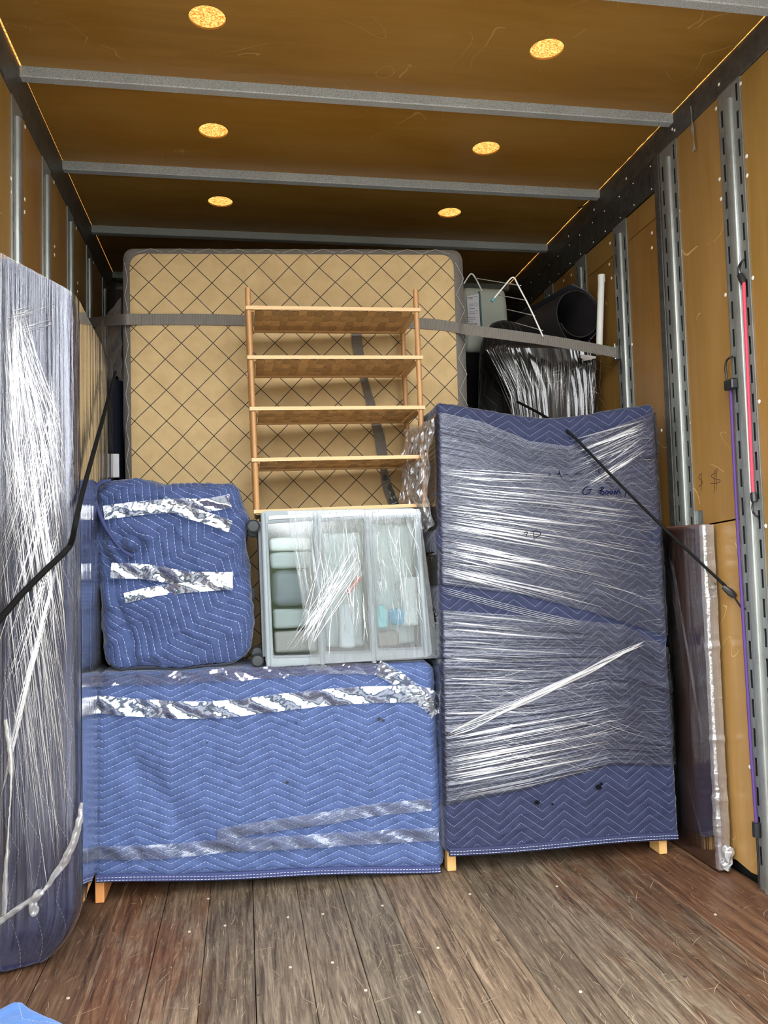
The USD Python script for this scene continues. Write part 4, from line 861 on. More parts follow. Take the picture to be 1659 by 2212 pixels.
# thick twisted rope of film, low left to middle right
sg = []
for i in range(9):
    ph = i*.7; sg.append(([fp(970+420*t + 4*math.sin(t*20+ph), 1583-196*t + 26*t*(1-t) + (i-4)*2.5*(1-.55*t) + 1.5*math.sin(t*14+ph), .012+.003*(i % 3)) for t in np.linspace(0, 1, 40)], n_, .0008+.0007*(i % 3)))
for i in range(4):
    sg.append(([fp(955+300*t, 1268+70*t + 6*math.sin(t*2) + i*4, .010) for t in np.linspace(0, 1, 24)], n_, .0011))
strands('film_rope', ch, sg)
# crumpled loose film hanging at the upper left corner
pth = round_path([(.610, 2.93), (.632, 2.80), (.664, 2.701)], .03)
def crump(V):
    k = meshkit.noise(V*[30, 30, 14], 3)-.5; k2 = meshkit.noise(V*[80, 80, 40], 4)-.5
    t = np.clip((V[:, 2]-1.12)/.40, 0, 1); return V + np.stack([-.020*np.sin(t*3.1)+.030*k+.012*k2-.006*(1-t), .02*k2+.015*k, .012*k2], 1)
film_sheet('loose_film', ch, FILM_DULL, pth, lambda s: 1.545, lambda s: 1.10+.35*s, 40, 150, off=.004, amp=.004, freq=(9., 60.), seed=91, along='z', post=crump)
# marker lettering on the film
def ink(name, lines, y, parent, m, half=.0018):
    ms = []
    for l in lines:
        P = catmull([at(px, py, y=y) for px, py in l], 6); T = np.gradient(P, axis=0); Wd = np.cross(T, [0, 1., 0]); Wd /= np.linalg.norm(Wd, axis=1, keepdims=True)
        v, f, _ = band(P, Wd, half, .0004); ms.append(trimesh.Trimesh(v, f, process=False))
    return obj(name, cat(ms), m, parent)
BINK = plain('blue_marker_ink', (.004, .005, .035), .8, 0., .1); KINK = plain('black_marker_ink', (.004, .004, .012), .8, 0., .1)
zq = lambda x, y: (1180+x*240/1659, 940+y*240/1659)
for ltr in ([[(640, 765), (575, 790), (545, 860), (590, 885), (650, 850), (660, 815), (615, 820)]], [[(655, 815), (672, 806), (690, 808)]],
    [[(830, 780), (805, 885)], [(800, 790), (850, 775), (840, 810), (800, 825), (860, 850), (850, 880), (820, 885)]], [[(900, 830), (885, 860), (905, 880), (925, 850), (905, 828)]], [[(965, 830), (945, 860), (970, 880), (990, 850), (970, 828)]],
    [[(1010, 885), (1030, 830), (1050, 880), (1080, 825), (1110, 885)]], [[(1190, 845), (1175, 920)]]):
    ink('marker_letter', [[zq(*q) for q in l] for l in ltr], 2.667, ch, BINK)
for l in ([(40, 580), (60, 575), (50, 610)], [(165, 575), (200, 560), (180, 600)], [(190, 515), (205, 590), (235, 640)], [(250, 595), (330, 590)], [(430, 580), (530, 578)], [(780, 520), (790, 570)]):
    ink('marker_stroke', [[zq(*q) for q in l]], 2.667, ch, KINK, .0013)
for l in ([(1132, 1152), (1139, 1149), (1136, 1160)], [(1146, 1149), (1160, 1147), (1168, 1154), (1155, 1163)], [(1152, 1150), (1154, 1166)]):
    ink('marker_stroke', [l], 2.667, ch, KINK, .0013)
HOLE = plain('burnt_hole', (.004, .004, .005), .9, 0., .1)
for (x, y, rr, sd) in [(1293, 1700, .013, 3), (1160, 1733, .010, 4), (1193, 1737, .005, 5), (1299, 1693, .006, 6)]: stain(ch, x, y, CY-.0235, rr, sd, 'burnt_hole', HOLE)

# ------------------------------------------------------------------ wrapped piece standing along the left wall
lw = thing('wrapped_furniture', 'tall narrow furniture in navy quilt and heavy white-streaked stretch film along the left wall', 'furniture')
WX0, WX1, WY0, WY1, WH = -.668, -.464, 2.36, 3.235, 1.84
def lw_def(V):
    q = V.copy(); t = np.clip(V[:, 2]/.16, 0, 1); xr = np.clip((V[:, 0]-WX0)/(WX1-WX0), 0, 1.2)
    q[:, 0] = V[:, 0] - .085*(1-t)**2*xr
    q[:, 0] -= xr*(V[:, 1]-WY0)*.036
    q[:, 2] = V[:, 2] + np.clip((V[:, 2]-1.55)/.3, 0, 1)*.115*(1-xr)*np.clip((2.9-V[:, 1])/.5, 0, 1)
    q[:, 1] = V[:, 1] - .04*(1-np.clip(V[:, 2]/.25, 0, 1))**1.5*(1-xr)*np.clip((2.75-V[:, 1])/.3, 0, 1)
    return q
pl_ = placer((WX0+WX1)/2, WY0, .006)
quilt_block('blanket', lw, NAVY2, WX1-WX0, WY1-WY0, WH, .034, lambda p: lw_def(pl_(p)), Q_LEFT, step=.006, dstep=.012, puff=.004, lumps=.006, seed=33, rot=1.45, warp=.01, lf=6., wr=.003)
fpth = round_path([(WX0+.001, WY0-.001), (WX1, WY0-.001), (WX1, WY0+.06)], .028)
film_sheet('stretch_film', lw, FILM_L, fpth, lambda s: WH+.004, lambda s: .03, 160, 190, off=.008, amp=.0042, freq=(1.8, 95.), seed=34, along='z', post=lw_def)
spth = round_path([(WX1, WY0+.055), (WX1, WY1)], .02)
film_sheet('side_film', lw, FILM_SIDE, spth, lambda s: WH+.004-.01*s, lambda s: .05, 50, 330, off=.012, amp=.0016, freq=(.7, 32.), seed=35, along='z', amp2=.25, post=lw_def)
tp = np.array([[WX0, WY0, WH], [WX1, WY0, WH]])
def lp(px, py, o=.014): return at(px, py, y=WY0-o)
def lseg(a, b, o=.013, n=9, wob=.0, ph=0.):
    return lw_def(np.array([lp(a[0]+(b[0]-a[0])*t+wob*math.sin(t*6+ph), a[1]+(b[1]-a[1])*t, o) for t in np.linspace(0, 1, n)])) if False else np.array([lp(a[0]+(b[0]-a[0])*t+wob*math.sin(t*6+ph), a[1]+(b[1]-a[1])*t, o) for t in np.linspace(0, 1, n)])
r = np.random.default_rng(9); sg = []
def st(a, b, w, o=None, n=9, wob=1.): sg.append((lseg(a, b, .013+.004*r.random() if o is None else o, n, wob, r.random()*6), n_, w))
for i in range(90):     # upper fan from the peak at the wall, spreading down to the right
    x1 = 20+r.random()*128; y1 = 900+r.random()*260; a = (-4+r.random()*30+x1*.25, 640+r.random()*120); st(a, (x1, y1), .0004+.0007*r.random())
for i in range(230):    # bright crossing folds, leaning one way and the other
    x0 = r.random()*140; y0 = 780+r.random()*420; L = 120+r.random()*300; sl = -.26-.08*r.random() if i % 2 else .06+.16*r.random()
    x1 = x0+L*sl
    if not -8 < x1 < 150: continue
    st((x0, y0), (x1, y0+L), .0004+.0014*r.random()**2)
for i in range(90):     # lower fan, from the crossing at the left edge down to the right
    y0 = 1170+r.random()*380; x0 = 5+r.random()*120; L = 120+r.random()*330; x1 = x0+L*(.07+.10*r.random())
    if x1 > 150: continue
    st((x0, y0), (x1, y0+L), .0003+.0007*r.random()**2)
for i in range(18): st((130-i*1.2, 1190+i*6), (30-i*1.8, 1560+i*10), .0005+.0008*r.random(), wob=2.)
for i in range(22):     # horizontal-ish creases under the top
    y0 = 640+r.random()*60; x0 = 5+r.random()*90; st((x0, y0+20), (x0+20+r.random()*35, y0+r.random()*16), .0005+.0006*r.random())
strands('film_folds', lw, sg, kind='stuff')
# thick gathered cord of film with a knot near the foot
def cord(pts, rr, o): return [lp(x, y, o) for x, y in pts]
kn = [(176, 1735), (172, 1770), (160, 1815), (140, 1860), (118, 1890), (100, 1918), (85, 1932)]
P = catmull([at(x, y, y=WY0-.022) for x, y in kn], 10); t = np.linspace(0, 1, len(P))
m1 = tube(P, .004+.0065*np.sin(np.clip(t*1.15, 0, 1)*math.pi)**.8, 14); m1.vertices += .006*(np.stack([meshkit.noise(m1.vertices*70+i*9, i) for i in range(3)], 1)-.5)
P = catmull([at(x, y, y=WY0-.026) for x, y in [(88, 1926), (74, 1942), (68, 1958), (72, 1974), (78, 1966), (76, 1950)]], 10)
m2 = tube(P, np.linspace(.011, .006, len(P)), 12); m2.vertices += .006*(np.stack([meshkit.noise(m2.vertices*80+i*9, i+5) for i in range(3)], 1)-.5)
P = catmull([at(x, y, y=WY0-.022) for x, y in [(85, 1932), (60, 1948), (35, 1966), (10, 1984), (-12, 1996)]], 8)
m3_ = tube(P, np.linspace(.006, .009, len(P)), 12); m3_.vertices += .005*(np.stack([meshkit.noise(m3_.vertices*70+i*9, i+8) for i in range(3)], 1)-.5)
obj('knotted_film_cord', cat([m1, m2, m3_]), ROPE, lw, smooth=60)
P = catmull([at(x, y, y=WY0-.018) for x, y in [(12, 1555), (22, 1625), (24, 1700), (18, 1800), (12, 1900), (8, 1990)]], 10)
m4 = tube(P, .0045+.0025*np.sin(np.linspace(0, 9, len(P))), 10); m4.vertices += .004*(np.stack([meshkit.noise(m4.vertices*70+i*9, i+3) for i in range(3)], 1)-.5)
obj('film_fold', m4, ROPE, lw, smooth=60)

# ------------------------------------------------------------------ brown tabletop on edge against the right wall
tt_ = thing('wrapped_tabletop', 'dark brown tabletop on edge in glossy clear film against the right wall', 'tabletop')
BROWN = plywood('brown_laminate', (.11, .050, .035), (.15, .070, .050), (.19, .095, .070), (30., 3., 3.), .32, 15., .0)
obj('board', cbox(1.534, 1.565, 2.515, 3.40, .004, 1.155, .002), BROWN, tt_)
pth = round_path([(1.532, 3.39), (1.532, 2.512), (1.567, 2.512)], .008)
film_sheet('stretch_film', tt_, FILM_SIDE, pth, lambda s: 1.150, lambda s: .006, 60, 220, off=.004, amp=.0016, freq=(.8, 30.), seed=101, along='z')
sg = []; r = np.random.default_rng(12)
def tp_(px, py, o=.008): return at(px, py, x=1.532-o)
for i in range(40):
    y0 = 1150+r.random()*220; x0 = 1432+r.random()*60; L = 60+r.random()*250; sg.append(([tp_(x0+L*.16*t, y0+L*t) for t in np.linspace(0, 1, 8)], [-1, 0, 0], .0003+.0004*r.random()))
for a, b in [((1445, 1200), (1515, 1590)), ((1450, 1210), (1512, 1570)), ((1470, 1330), (1500, 1480)), ((1484, 1690), (1522, 1835))]:
    for k in range(4): sg.append(([tp_(a[0]+(b[0]-a[0])*t+k*.8, a[1]+(b[1]-a[1])*t) for t in np.linspace(0, 1, 14)], [-1, 0, 0], .0003+.0004*r.random()))
strands('film_folds', tt_, sg, FILM, h=.0005, kind='stuff')
V = []; pe = round_path([(1.530, 2.520), (1.534, 2.506), (1.568, 2.506)], .004)
film_sheet('edge_film', tt_, ROPE, pe, lambda s: 1.152, lambda s: .012, 14, 420, off=.004, amp=.004, freq=(30., 60.), seed=111, along='path')
P = catmull([[1.545, 2.50, .02], [1.555, 2.495, .05], [1.566, 2.50, .085]], 8); m = tube(P, .014, 10); m.vertices += .02*(np.stack([meshkit.noise(m.vertices*60+i*9, i) for i in range(3)], 1)-.5); obj('film_tail', m, ROPE, tt_, smooth=60)

# ------------------------------------------------------------------ things behind the tall chest, at the right
KB = plain('black_wrap', (.005, .005, .005), .9, 0., .1)
cab = thing('wrapped_cabinet', 'black wrapped cabinet in the dark behind the mattress, under the bedding bag', 'cabinet')
obj('body', rbox(.86, 1.30, 3.63, 4.55, .004, 2.03, .03), KB, cab, smooth=40)
bag = thing('wrapped_bag', 'black upholstered armchair shape under shiny pleated stretch film behind the tall chest', 'armchair')
def loft(rings, name, m, parent, pleat=.006, nz_=90, na=260, seed=1, f=34.):
    zs = [q[0] for q in rings]; a = np.linspace(0, 2*math.pi, na, endpoint=False); zz = np.linspace(zs[0], zs[-1], nz_); V = []
    for z in zz:
        cx, cy, rx, ry = [np.interp(z, zs, [q[k] for q in rings]) for k in (1, 2, 3, 4)]
        c, s = np.cos(a), np.sin(a); e = .55
        x, y = np.sign(c)*np.abs(c)**e, np.sign(s)*np.abs(s)**e
        pl = 1-np.abs(nz(a*f+1.2*z, np.full_like(a, z*2.5), seed)); pl2 = nz(a*f*2.4, np.full_like(a, z*7.), seed+1)
        o = pleat*(pl**2+.4*pl2); V.append(np.stack([cx+(rx+o)*x, cy+(ry+o)*y, np.full_like(a, z)], 1))
    V = np.array(V); n1, n2 = V.shape[:2]; F = []
    i, j = np.meshgrid(np.arange(n1-1), np.arange(n2), indexing='ij'); a0 = i*n2+j; a1 = i*n2+(j+1) % n2
    F = np.vstack([np.stack([a0, a1, a1+n2], -1).reshape(-1, 3), np.stack([a0, a1+n2, a0+n2], -1).reshape(-1, 3)])
    V = V.reshape(-1, 3); c0 = len(V); V = np.vstack([V, V[:n2].mean(0), V[-n2:].mean(0)])
    F = np.vstack([F, [[c0, (k+1) % n2, k] for k in range(n2)], [[c0+1, (n1-1)*n2+k, (n1-1)*n2+(k+1) % n2] for k in range(n2)]])
    return raw(name, V, F, vnormals(V, F), V[:, [0, 2]], m, parent)
PB = plain('black_glossy_film', (.020, .018, .017), .12, 0., .9)
bl, br, tl2, tr2 = at(1118, 905, y=3.24), at(1298, 890, y=3.24), at(1060, 745, y=3.24), at(1306, 772, y=3.24)-[.020, 0, 0]
loft([(.004, 1.27, 3.325, .17, .08), (bl[2], (bl[0]+br[0])/2, 3.325, (br[0]-bl[0])/2, .08), (at(1110, 840, y=3.24)[2], (at(1110, 840, y=3.24)[0]+br[0])/2, 3.325, (br[0]-at(1110, 840, y=3.24)[0])/2+.004, .08),
      (tl2[2]-.01, (tl2[0]+tr2[0])/2, 3.328, (tr2[0]-tl2[0])/2, .08), (tl2[2]+.012, (tl2[0]+tr2[0])/2, 3.328, (tr2[0]-tl2[0])/2-.02, .08)], 'film_cover', PB, bag, .008)
r = np.random.default_rng(15); sg = []
for i in range(120):
    x0 = 1066+r.random()*236; y0 = 752+r.random()*60; L = 40+r.random()*110; x1 = x0+(1215-x0)*.0012*L+r.normal()*3
    if x0 < 1110 and r.random() < .9: x1 = x0 + L*.42
    sg.append(([at(x0+(x1-x0)*t, y0+L*t, y=3.228) for t in np.linspace(0, 1, 6)], n_, .0004+.0006*r.random()))
for i in range(40):
    x0 = 1210+r.random()*90; y0 = 780+r.random()*100; a = r.random()*3.1; L = 15+r.random()*35
    sg.append(([at(x0+L*math.cos(a)*t, y0+L*math.sin(a)*t, y=3.226) for t in np.linspace(0, 1, 5)], n_, .0004+.0005*r.random()))
strands('film_folds', bag, sg, kind='stuff')
pc_ = at(1265, 770, y=3.225); obj('paper_slip', hull([at(1252, 765, y=3.222), at(1288, 770, y=3.222), at(1287, 774, y=3.222), at(1261, 780, y=3.222), at(1252, 765, y=3.224), at(1287, 774, y=3.224)]), plain('pinkish_paper', (.62, .55, .52), .8), bag)
# dark quilted column beside the mattress
dq_ = thing('quilted_bolster', 'black quilted bolster standing between the mattress and the film-wrapped armchair', 'bolster')
c = at(1082, 730, y=3.53); cl = [(.004, .13), (.5, .13), (1.2, .128), (c[2]-.10, .115), (c[2]-.02, .105), (c[2]+.03, .088), (c[2]+.065, .055), (c[2]+.078, .008)]
zz = np.linspace(.004, c[2]+.078, 150); a = np.linspace(0, 2*math.pi, 121)
RR = np.interp(zz, [q[0] for q in cl], [q[1] for q in cl]); lean = np.clip((zz-1.5)/.5, -2, 1.3)*.02
A, Z = np.meshgrid(a, zz, indexing='ij'); V = np.stack([c[0]-.01+lean[None]+RR[None]*np.cos(A)*.95, c[1]+RR[None]*np.sin(A)*.7, Z], -1).reshape(-1, 3); U = np.stack([A.ravel()*.12, Z.ravel()], 1); F = grid_faces(121, 150)
V = V + vnormals(V, F)*(.005*np.sqrt(np.clip(1-zig(U, .055, .16, .05, 1.2)**2, 0, 1)))[:, None]
raw('cover', V, F, vnormals(V, F), U, BLACKQ, dq_)
# clear bedding bag with a printed label
bb = thing('bedding_bag', 'grey-green zipped bedding bag with a white printed label facing upside down', 'bag')
yb = 3.66; b0, b1 = at(1004, 716, y=yb), at(1096, 628, y=yb)
BAGM = plain('grey_green_fabric', (.40, .42, .35), .6); LBL = plain('white_label', (.62, .60, .62), .6); TXT = plain('label_print', (.06, .06, .08), .6); TRIM = plain('teal_piping', (.05, .12, .13), .5)
m = rbox(b0[0], b1[0], yb, yb+.30, 2.035, b1[2]+.015, .03); m = m.subdivide().subdivide(); m.vertices += .010*(np.stack([meshkit.noise(m.vertices*9+i*7, i) for i in range(3)], 1)-.5)
obj('body', m, BAGM, bb, smooth=40)
l0, l1 = at(1011, 704, y=yb-.006), at(1035, 636, y=yb-.006)
lb = obj('label', hull([at(x, y, y=yb-.006-o) for x, y in ((1008, 640), (1034, 634), (1037, 704), (1012, 704)) for o in (0, .002)]), LBL, bb)
e = tube([at(1035, 630, y=yb-.004), at(1038, 668, y=yb-.006), at(1040, 706, y=yb-.004)], .0045, 10); obj('piping', e, TRIM, bb, smooth=40)
def flip_text(txt, hgt, px, py, name):
    t = meshkit.text_mesh(txt, hgt, .0005, bold=True); w = t.bounds[1][0]; t.apply_translation([-w/2, -hgt/2, 0])
    t = swap(t, [[-1, 0, 0], [0, 0, -1], [0, -1, 0]]); t.apply_translation(at(px, py, y=yb-.0086)); obj(name, t, TXT, lb)
flip_text('SILVER', .0085, 1022, 700, 'label_text')
ms = []
for (x, y, w) in [(1016, 694, 10), (1020, 690, 14), (1018, 686, 16), (1018, 678, 12), (1017, 674, 9), (1017, 661, 9), (1017, 657, 10), (1018, 667, 12), (1014, 643, 12), (1026, 641, 8), (1016, 646, 8)]:
    p, q = at(x-w/2+1, y, y=yb-.0086), at(x+w/2+1, y-.4, y=yb-.0086); v, f, _ = band([p, q], [0, 0, 1], .0010, .0004); ms.append(trimesh.Trimesh(v, f, process=False))
for (x, y) in [(1028, 658), (1028, 674)]:
    a = np.arange(24)*math.pi/12; o = extrude2d([np.stack([.0085*np.cos(a), .0085*np.sin(a)], 1), np.stack([.0075*np.cos(a), .0075*np.sin(a)], 1)], .0005); o = swap(o, [[1, 0, 0], [0, 0, -1], [0, 1, 0]]); o.apply_translation(at(x, y, y=yb-.0086)); ms.append(o)
obj('label_lines', cat(ms), TXT, lb)
# rolled dark mat, white pole, drying rack
ro = thing('rolled_mat', 'dark charcoal mat rolled into a wide tube lying on the wrapped armchair', 'mat')
MATM = plain('charcoal_rubber', (.026, .022, .023), .6, 0., .3); MATI = plain('charcoal_rubber_inside', (.038, .034, .038), .8, 0., .3)
p0, p1 = at(1249, 679, y=3.24), at(1092, 688, y=4.20); p1 = np.array([1.30, 4.15, p0[2]+.02])
ax = (p1-p0)/np.linalg.norm(p1-p0); sx = np.cross(ax, [0, 0, 1]); sx /= np.linalg.norm(sx); uz = np.cross(sx, ax)
def roll(r0, turns, a0, n=120, grow=.012, flap=.0):
    t = np.linspace(0, 1, n); ang = a0 + t*turns*2*math.pi; rr = r0 + grow*t + flap*np.clip((t-.86)/.14, 0, 1)**1.5
    return rr[:, None]*(np.cos(ang)[:, None]*sx + np.sin(ang)[:, None]*uz)
for nm, prof, th, mm in (('outer_turn', roll(.098, 1.15, 3.6, flap=.030), .004, MATM),):
    A = []; k = len(prof); nrm = prof/np.linalg.norm(prof, axis=1, keepdims=True)
    o0, o1 = p0+prof, p1+prof; V = np.vstack([o0, o1, o0-nrm*th, o1-nrm*th]); F = []
    for i in range(k-1):
        F += [[i, i+1, k+i+1], [i, k+i+1, k+i], [2*k+i, 3*k+i+1, 2*k+i+1], [2*k+i, 3*k+i, 3*k+i+1], [i, 2*k+i+1, i+1], [i, 2*k+i, 2*k+i+1], [k+i, k+i+1, 3*k+i+1], [k+i, 3*k+i+1, 3*k+i]]
    for i in (0, k-1): F += [[i, k+i, 3*k+i], [i, 3*k+i, 2*k+i]]
    obj(nm, (V, np.array(F)), mm, ro, smooth=50)
sheet = roll(.112, .42, -.95, 50, .004, .012); th = .004; k = len(sheet); q0 = p0 + ax*.02; nrm = sheet/np.linalg.norm(sheet, axis=1, keepdims=True)
V = np.vstack([q0+sheet*1.10, p1+sheet*1.10, q0+sheet*1.10-nrm*th, p1+sheet*1.10-nrm*th]); F = []
for i in range(k-1): F += [[i, i+1, k+i+1], [i, k+i+1, k+i], [2*k+i, 3*k+i+1, 2*k+i+1], [2*k+i, 3*k+i, 3*k+i+1], [i, 2*k+i+1, i+1], [i, 2*k+i, 2*k+i+1]]
obj('loose_outer_sheet', (V, np.array(F)), plain('bluish_grey_sheet', (.085, .085, .105), .5), ro, smooth=50)
po = thing('white_pole', 'slim white pole with a capped top beside the rolled charcoal mat', 'pole')
c = at(1299, 600, y=3.225); cb = at(1294, 766, y=3.225); WHITE = plain('white_plastic', (.80, .79, .74), .4)
foot = cb
obj('shaft', tube([c, (c+foot)/2, foot], .0142, 18), WHITE, po, smooth=40); obj('cap', tube([c+[0, 0, .012], c-[0, 0, .004], c-[0, 0, .02]], .0158, 18), WHITE, po, smooth=40)
dr_ = thing('drying_rack', 'white wire drying rack with bent legs sticking up behind the strap', 'drying rack')
WIRE = plain('white_wire', (.80, .79, .75), .35); yw = 3.15
def W(pts, ys, rr, name='wire'):
    P = catmull([at(x, y, y=yy) for (x, y), yy in zip(pts, ys)], 8); return obj(name, tube(P, rr, 10), WIRE, dr_, smooth=50)
W([(1064, 648), (1085, 623), (1101, 604), (1107, 599.5), (1112, 602), (1120, 618), (1145, 666), (1173, 727)], [3.06]*8, .0032, 'bent_leg')
W([(1002, 613), (1012, 597), (1018, 591.5), (1024, 596), (1032, 610), (1041, 628)], [3.50]*6, .0034, 'bent_leg')
for a, b in [((1027, 601), (1125, 617)), ((1075, 637), (1138, 649)), ((1096, 668.5), (1155, 682)), ((1112, 697), (1172, 714))]:
    W([a, ((a[0]+b[0])/2, (a[1]+b[1])/2), b], [3.50, 3.28, 3.065], .0020, 'rod')
t0, t1 = at(1062, 651, y=3.06), at(1067, 644.5, y=3.06); obj('teal_tip', tube([t0, (t0+t1)/2, t1], .0055, 12), plain('teal_plastic', (.10, .30, .34), .5), dr_, smooth=40)

# ------------------------------------------------------------------ things behind the wrapped furniture, at the left
nr = thing('navy_roll', 'dark navy bolt of cloth standing between the wrapped furniture and the mattress', 'roll')
obj('roll', tube([[-.505, 3.32, .004], [-.503, 3.32, .8], [-.500, 3.32, 1.80]], .040, 24), plain('dark_navy_cloth', (.004, .005, .013), .8, 0., .2), nr, smooth=40)
q = at(263, 1000, y=3.275); lbn = obj('paper_label', cbox(-.505, -.470, 3.262, 3.2785, at(262, 1032, y=3.275)[2], at(262, 981, y=3.275)[2], .001), LBL, nr)
dm = thing('dust_cover', 'crumpled clear plastic cover hanging in the dark under the strap beside the mattress', 'plastic cover')
gx, gz = np.meshgrid(np.linspace(0, 1, 50), np.linspace(0, 1, 60), indexing='ij')
A, B, C_, D = at(204, 712, y=3.56), at(262, 640, y=3.33), at(262, 818, y=3.33), at(232, 800, y=3.45)
Vq = ((A*(1-gx[..., None])+B*gx[..., None])*(1-gz[..., None]) + (D*(1-gx[..., None])+C_*gx[..., None])*gz[..., None]).reshape(-1, 3)
Vq += .009*(np.stack([meshkit.noise(Vq*[25, 12, 25]+i*9, i) for i in range(3)], 1)-.5) + .003*(np.stack([meshkit.noise(Vq*70+i*9, i+4) for i in range(3)], 1)-.5)
F = grid_faces(50, 60)[:, ::-1]; raw('sheet', Vq, F, vnormals(Vq, F), np.stack([gx.ravel()*.2, gz.ravel()*.3], 1), FILM_DULL, dm)
fb_ = thing('black_film_bundle', 'black film-wrapped bundle in the far left corner under the roof', 'bundle')
m = rbox(-.625, -.36, 4.02, 4.6, .004, 2.46, .05); m = m.subdivide().subdivide(); m.vertices += .05*(np.stack([meshkit.noise(m.vertices*6+i*7, i) for i in range(3)], 1)-.5) + .016*(np.stack([meshkit.noise(m.vertices*22+i*7, i+3) for i in range(3)], 1)-.5)
m.vertices[:, 2] = np.maximum(m.vertices[:, 2], .003); obj('cover', m, PB, fb_, smooth=60)

# ------------------------------------------------------------------ bungee cords and small things
CORD = plain('black_cord', (.006, .006, .006), .8, 0., .15); HOOK = plain('black_coated_hook', (.016, .016, .017), .35)
def lace(col, rough=.7): return plain('cord_'+''.join(f'{int(c*99):02d}' for c in col), col, rough)
b1_ = thing('bungee_cord', 'flat black elastic cord slung across the side of the wrapped furniture', 'bungee cord')
sx_ = WX1+.022
P = [at(250, 803, x=sx_), at(240, 840, x=sx_), at(222, 905, x=sx_), at(200, 985, x=sx_), at(178, 1065, x=sx_), at(163, 1130, x=sx_), at(154, 1172, y=WY0-.018), at(140, 1192, y=WY0-.024), at(100, 1230, y=WY0-.024), (at(50, 1280, y=WY0-.024)), at(15, 1320, y=WY0-.024), at(-12, 1352, y=WY0-.024)]
P = catmull(P, 8); obj('cord', tube(P, np.interp(np.linspace(0, 1, len(P)), [0, .1, .5, 1], [.0045, .0062, .0075, .0095]), 10), CORD, b1_, smooth=50)
b2_ = thing('bungee_cord', 'thin black braided cord falling over the tall chest to a hook on the right wall', 'bungee cord')
P = catmull([at(1118, 868, y=3.15), at(1160, 890, y=2.95), at(1200, 914, y=2.76), at(1238, 942, y=2.672), at(1285, 990, y=2.66), at(1340, 1047, y=2.64), at(1420, 1127, y=2.60), at(1500, 1203, y=2.52), at(1568, 1267, y=2.45)], 10)
obj('cord', tube(P, .0052, 10), CORD, b2_, smooth=50)
e = at(1578, 1280, y=2.43); obj('hook_sleeve', hull(np.vstack([tube([e+[-.020, .01, .020], e+[0, 0, 0], e+[.012, -.006, -.014]], [.008, .013, .009], 10).vertices])), HOOK, b2_, smooth=30)
P = catmull([e+[.006, -.003, -.01], at(1590, 1296, y=2.40), at(1601, 1312, y=2.375), at(1606, 1315, x=R_-.006), at(1613, 1313.5, x=R_+.012)], 8); obj('hook', tube(P, .0032, 8), HOOK, b2_, smooth=50)
PURPLE = lace((.075, .030, .165)); RED = lace((.62, .045, .085))
b3_ = thing('bungee_cord', 'purple elastic cord hanging beside the nearest right wall post', 'bungee cord')
xw = R_-.014
P = catmull([at(x, y, x=xw) for x, y in [(1578, 838), (1582, 920), (1588, 1040), (1594, 1150), (1601, 1270), (1608, 1380), (1614, 1480), (1621, 1600), (1628, 1700), (1634, 1782)]], 8); obj('cord', tube(P, .0052, 10), PURPLE, b3_, smooth=50)
P = catmull([at(1583, 771, x=R_+.006), at(1579, 771.5, x=xw), at(1570, 779, x=xw), at(1567, 795, x=xw), at(1569, 810, x=xw), at(1571, 822, x=xw)], 8); obj('hook', tube(P, .0036, 8), HOOK, b3_, smooth=50)
c = at(1578, 829, x=xw-.004); obj('hook_sleeve', cbox(c[0]-.012, c[0]+.012, c[1]-.026, c[1]+.022, c[2]-.020, c[2]+.014, .004), HOOK, b3_)
c = at(1634, 1792, x=xw-.002); obj('hook_sleeve', tube([c+[0, 0, .022], c, c-[0, 0, .022]], .0125, 14), HOOK, b3_, smooth=40)
P = catmull([at(x, y, x=xw) for x, y in [(1635, 1800), (1637, 1840), (1639, 1880), (1640, 1918)]], 6); obj('hook', tube(P, .0036, 8), HOOK, b3_, smooth=50)
b4_ = thing('bungee_cord', 'red elastic cord hanging down the rib of the nearest right wall post', 'bungee cord')
xr = R_-.012
P = catmull([at(x, y, x=xr) for x, y in [(1606.5, 610), (1609, 680), (1614, 780), (1618, 880), (1622, 970), (1627, 1068)]], 8); obj('cord', tube(P, .0052, 10), RED, b4_, smooth=50)
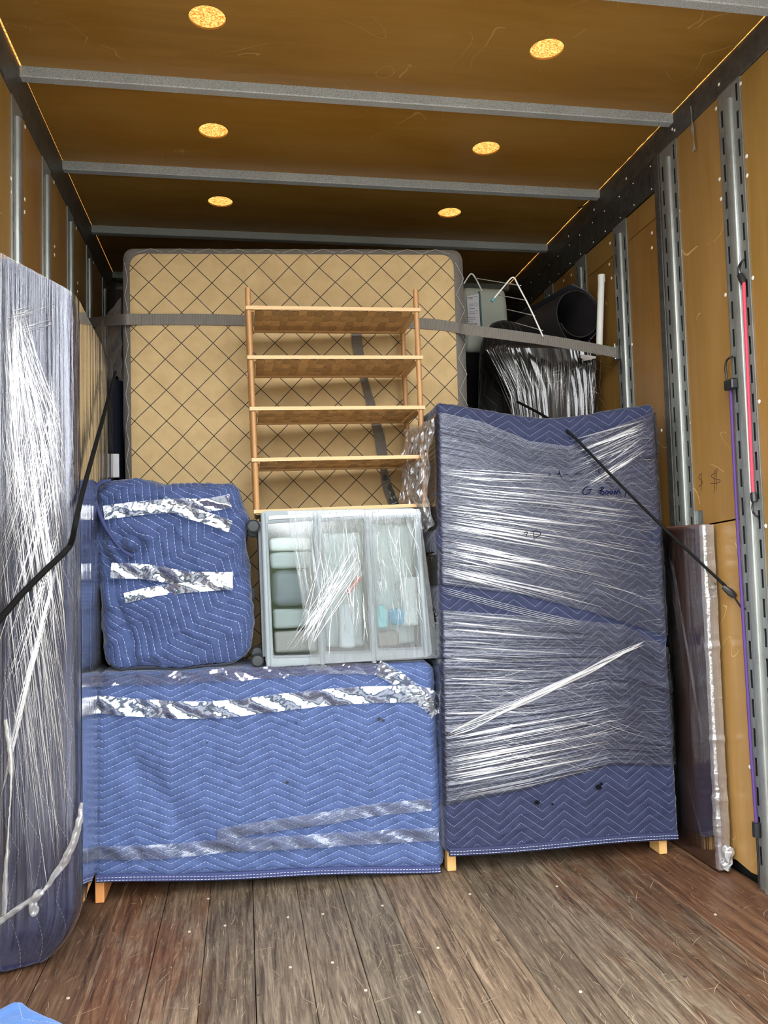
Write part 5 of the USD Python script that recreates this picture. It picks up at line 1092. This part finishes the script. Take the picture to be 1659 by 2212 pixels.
P = catmull([at(1610.5, 560, x=R_+.006), at(1604, 563, x=xr), at(1596, 575, x=xr), at(1595, 590, x=xr), at(1600, 600, x=xr)], 8); obj('hook', tube(P, .0030, 8), HOOK, b4_, smooth=50)
P = catmull([at(1602, 566, x=R_+.0), at(1599, 580, x=xr), at(1602, 596, x=xr)], 8); obj('hook', tube(P, .0024, 8), HOOK, b4_, smooth=50)
c0, c1 = at(1599, 594, x=xr), at(1606.5, 612, x=xr); obj('hook_sleeve', tube([c0, (c0+c1)/2, c1], [.010, .011, .0085], 14), HOOK, b4_, smooth=40)
c0, c1 = at(1627, 1064, x=xr), at(1630, 1084, x=xr); obj('hook_sleeve', tube([c0, (c0+c1)/2, c1], [.009, .011, .010], 14), HOOK, b4_, smooth=40)
P = catmull([at(1628, 1082, x=xr), at(1625, 1094, x=xr), at(1627, 1106, x=xr), at(1633, 1114, x=xr), at(1640, 1116, x=R_+.006)], 8); obj('hook', tube(P, .0034, 8), HOOK, b4_, smooth=50)
sh_ = thing('tape_shred', 'ragged strip of grey tape hanging from the right roof rail', 'tape strip')
raw_band('strip', [at(1492, 229, x=R_-.004), at(1494, 255, x=R_-.006), at(1496, 280, x=R_-.008), at(1498, 300, x=R_-.010), at(1499, 325, x=R_-.008)], [(0, 1, .2), (.5, 1, 0), (0, 1, .3), (.6, 1, 0), (0, 1, 0)], [.003, .005, .009, .004, .010], .0008, plain('grey_tape', (.32, .32, .31), .5), sh_)
bk = thing('folded_blanket', 'corner of a bright blue blanket lying on the floor at the lower left', 'blanket')
quilt_block('blanket', bk, quilt_mat('bright_blue_blanket', (.10, .24, .60), (.07, .18, .48), (.35, .45, .7), .05, .2, .04), .40, .16, .045, .02, placer(-.53, 1.865, .002, -.84), dict(spacing=.05, period=.2, amp=.04), step=.008, puff=.003, lumps=.008, seed=77)
lo_ = thing('loose_wire', 'thin black loop of wire sticking out where a roof bow meets the right rail', 'wire')
obj('wire', tube(catmull([at(1272, 432, x=R_-.012), at(1258, 434, x=R_-.02), at(1248, 441, x=R_-.025), at(1252, 450, x=R_-.02), at(1268, 440, x=R_-.012)], 8), .0022, 8), CORD, lo_, smooth=50)
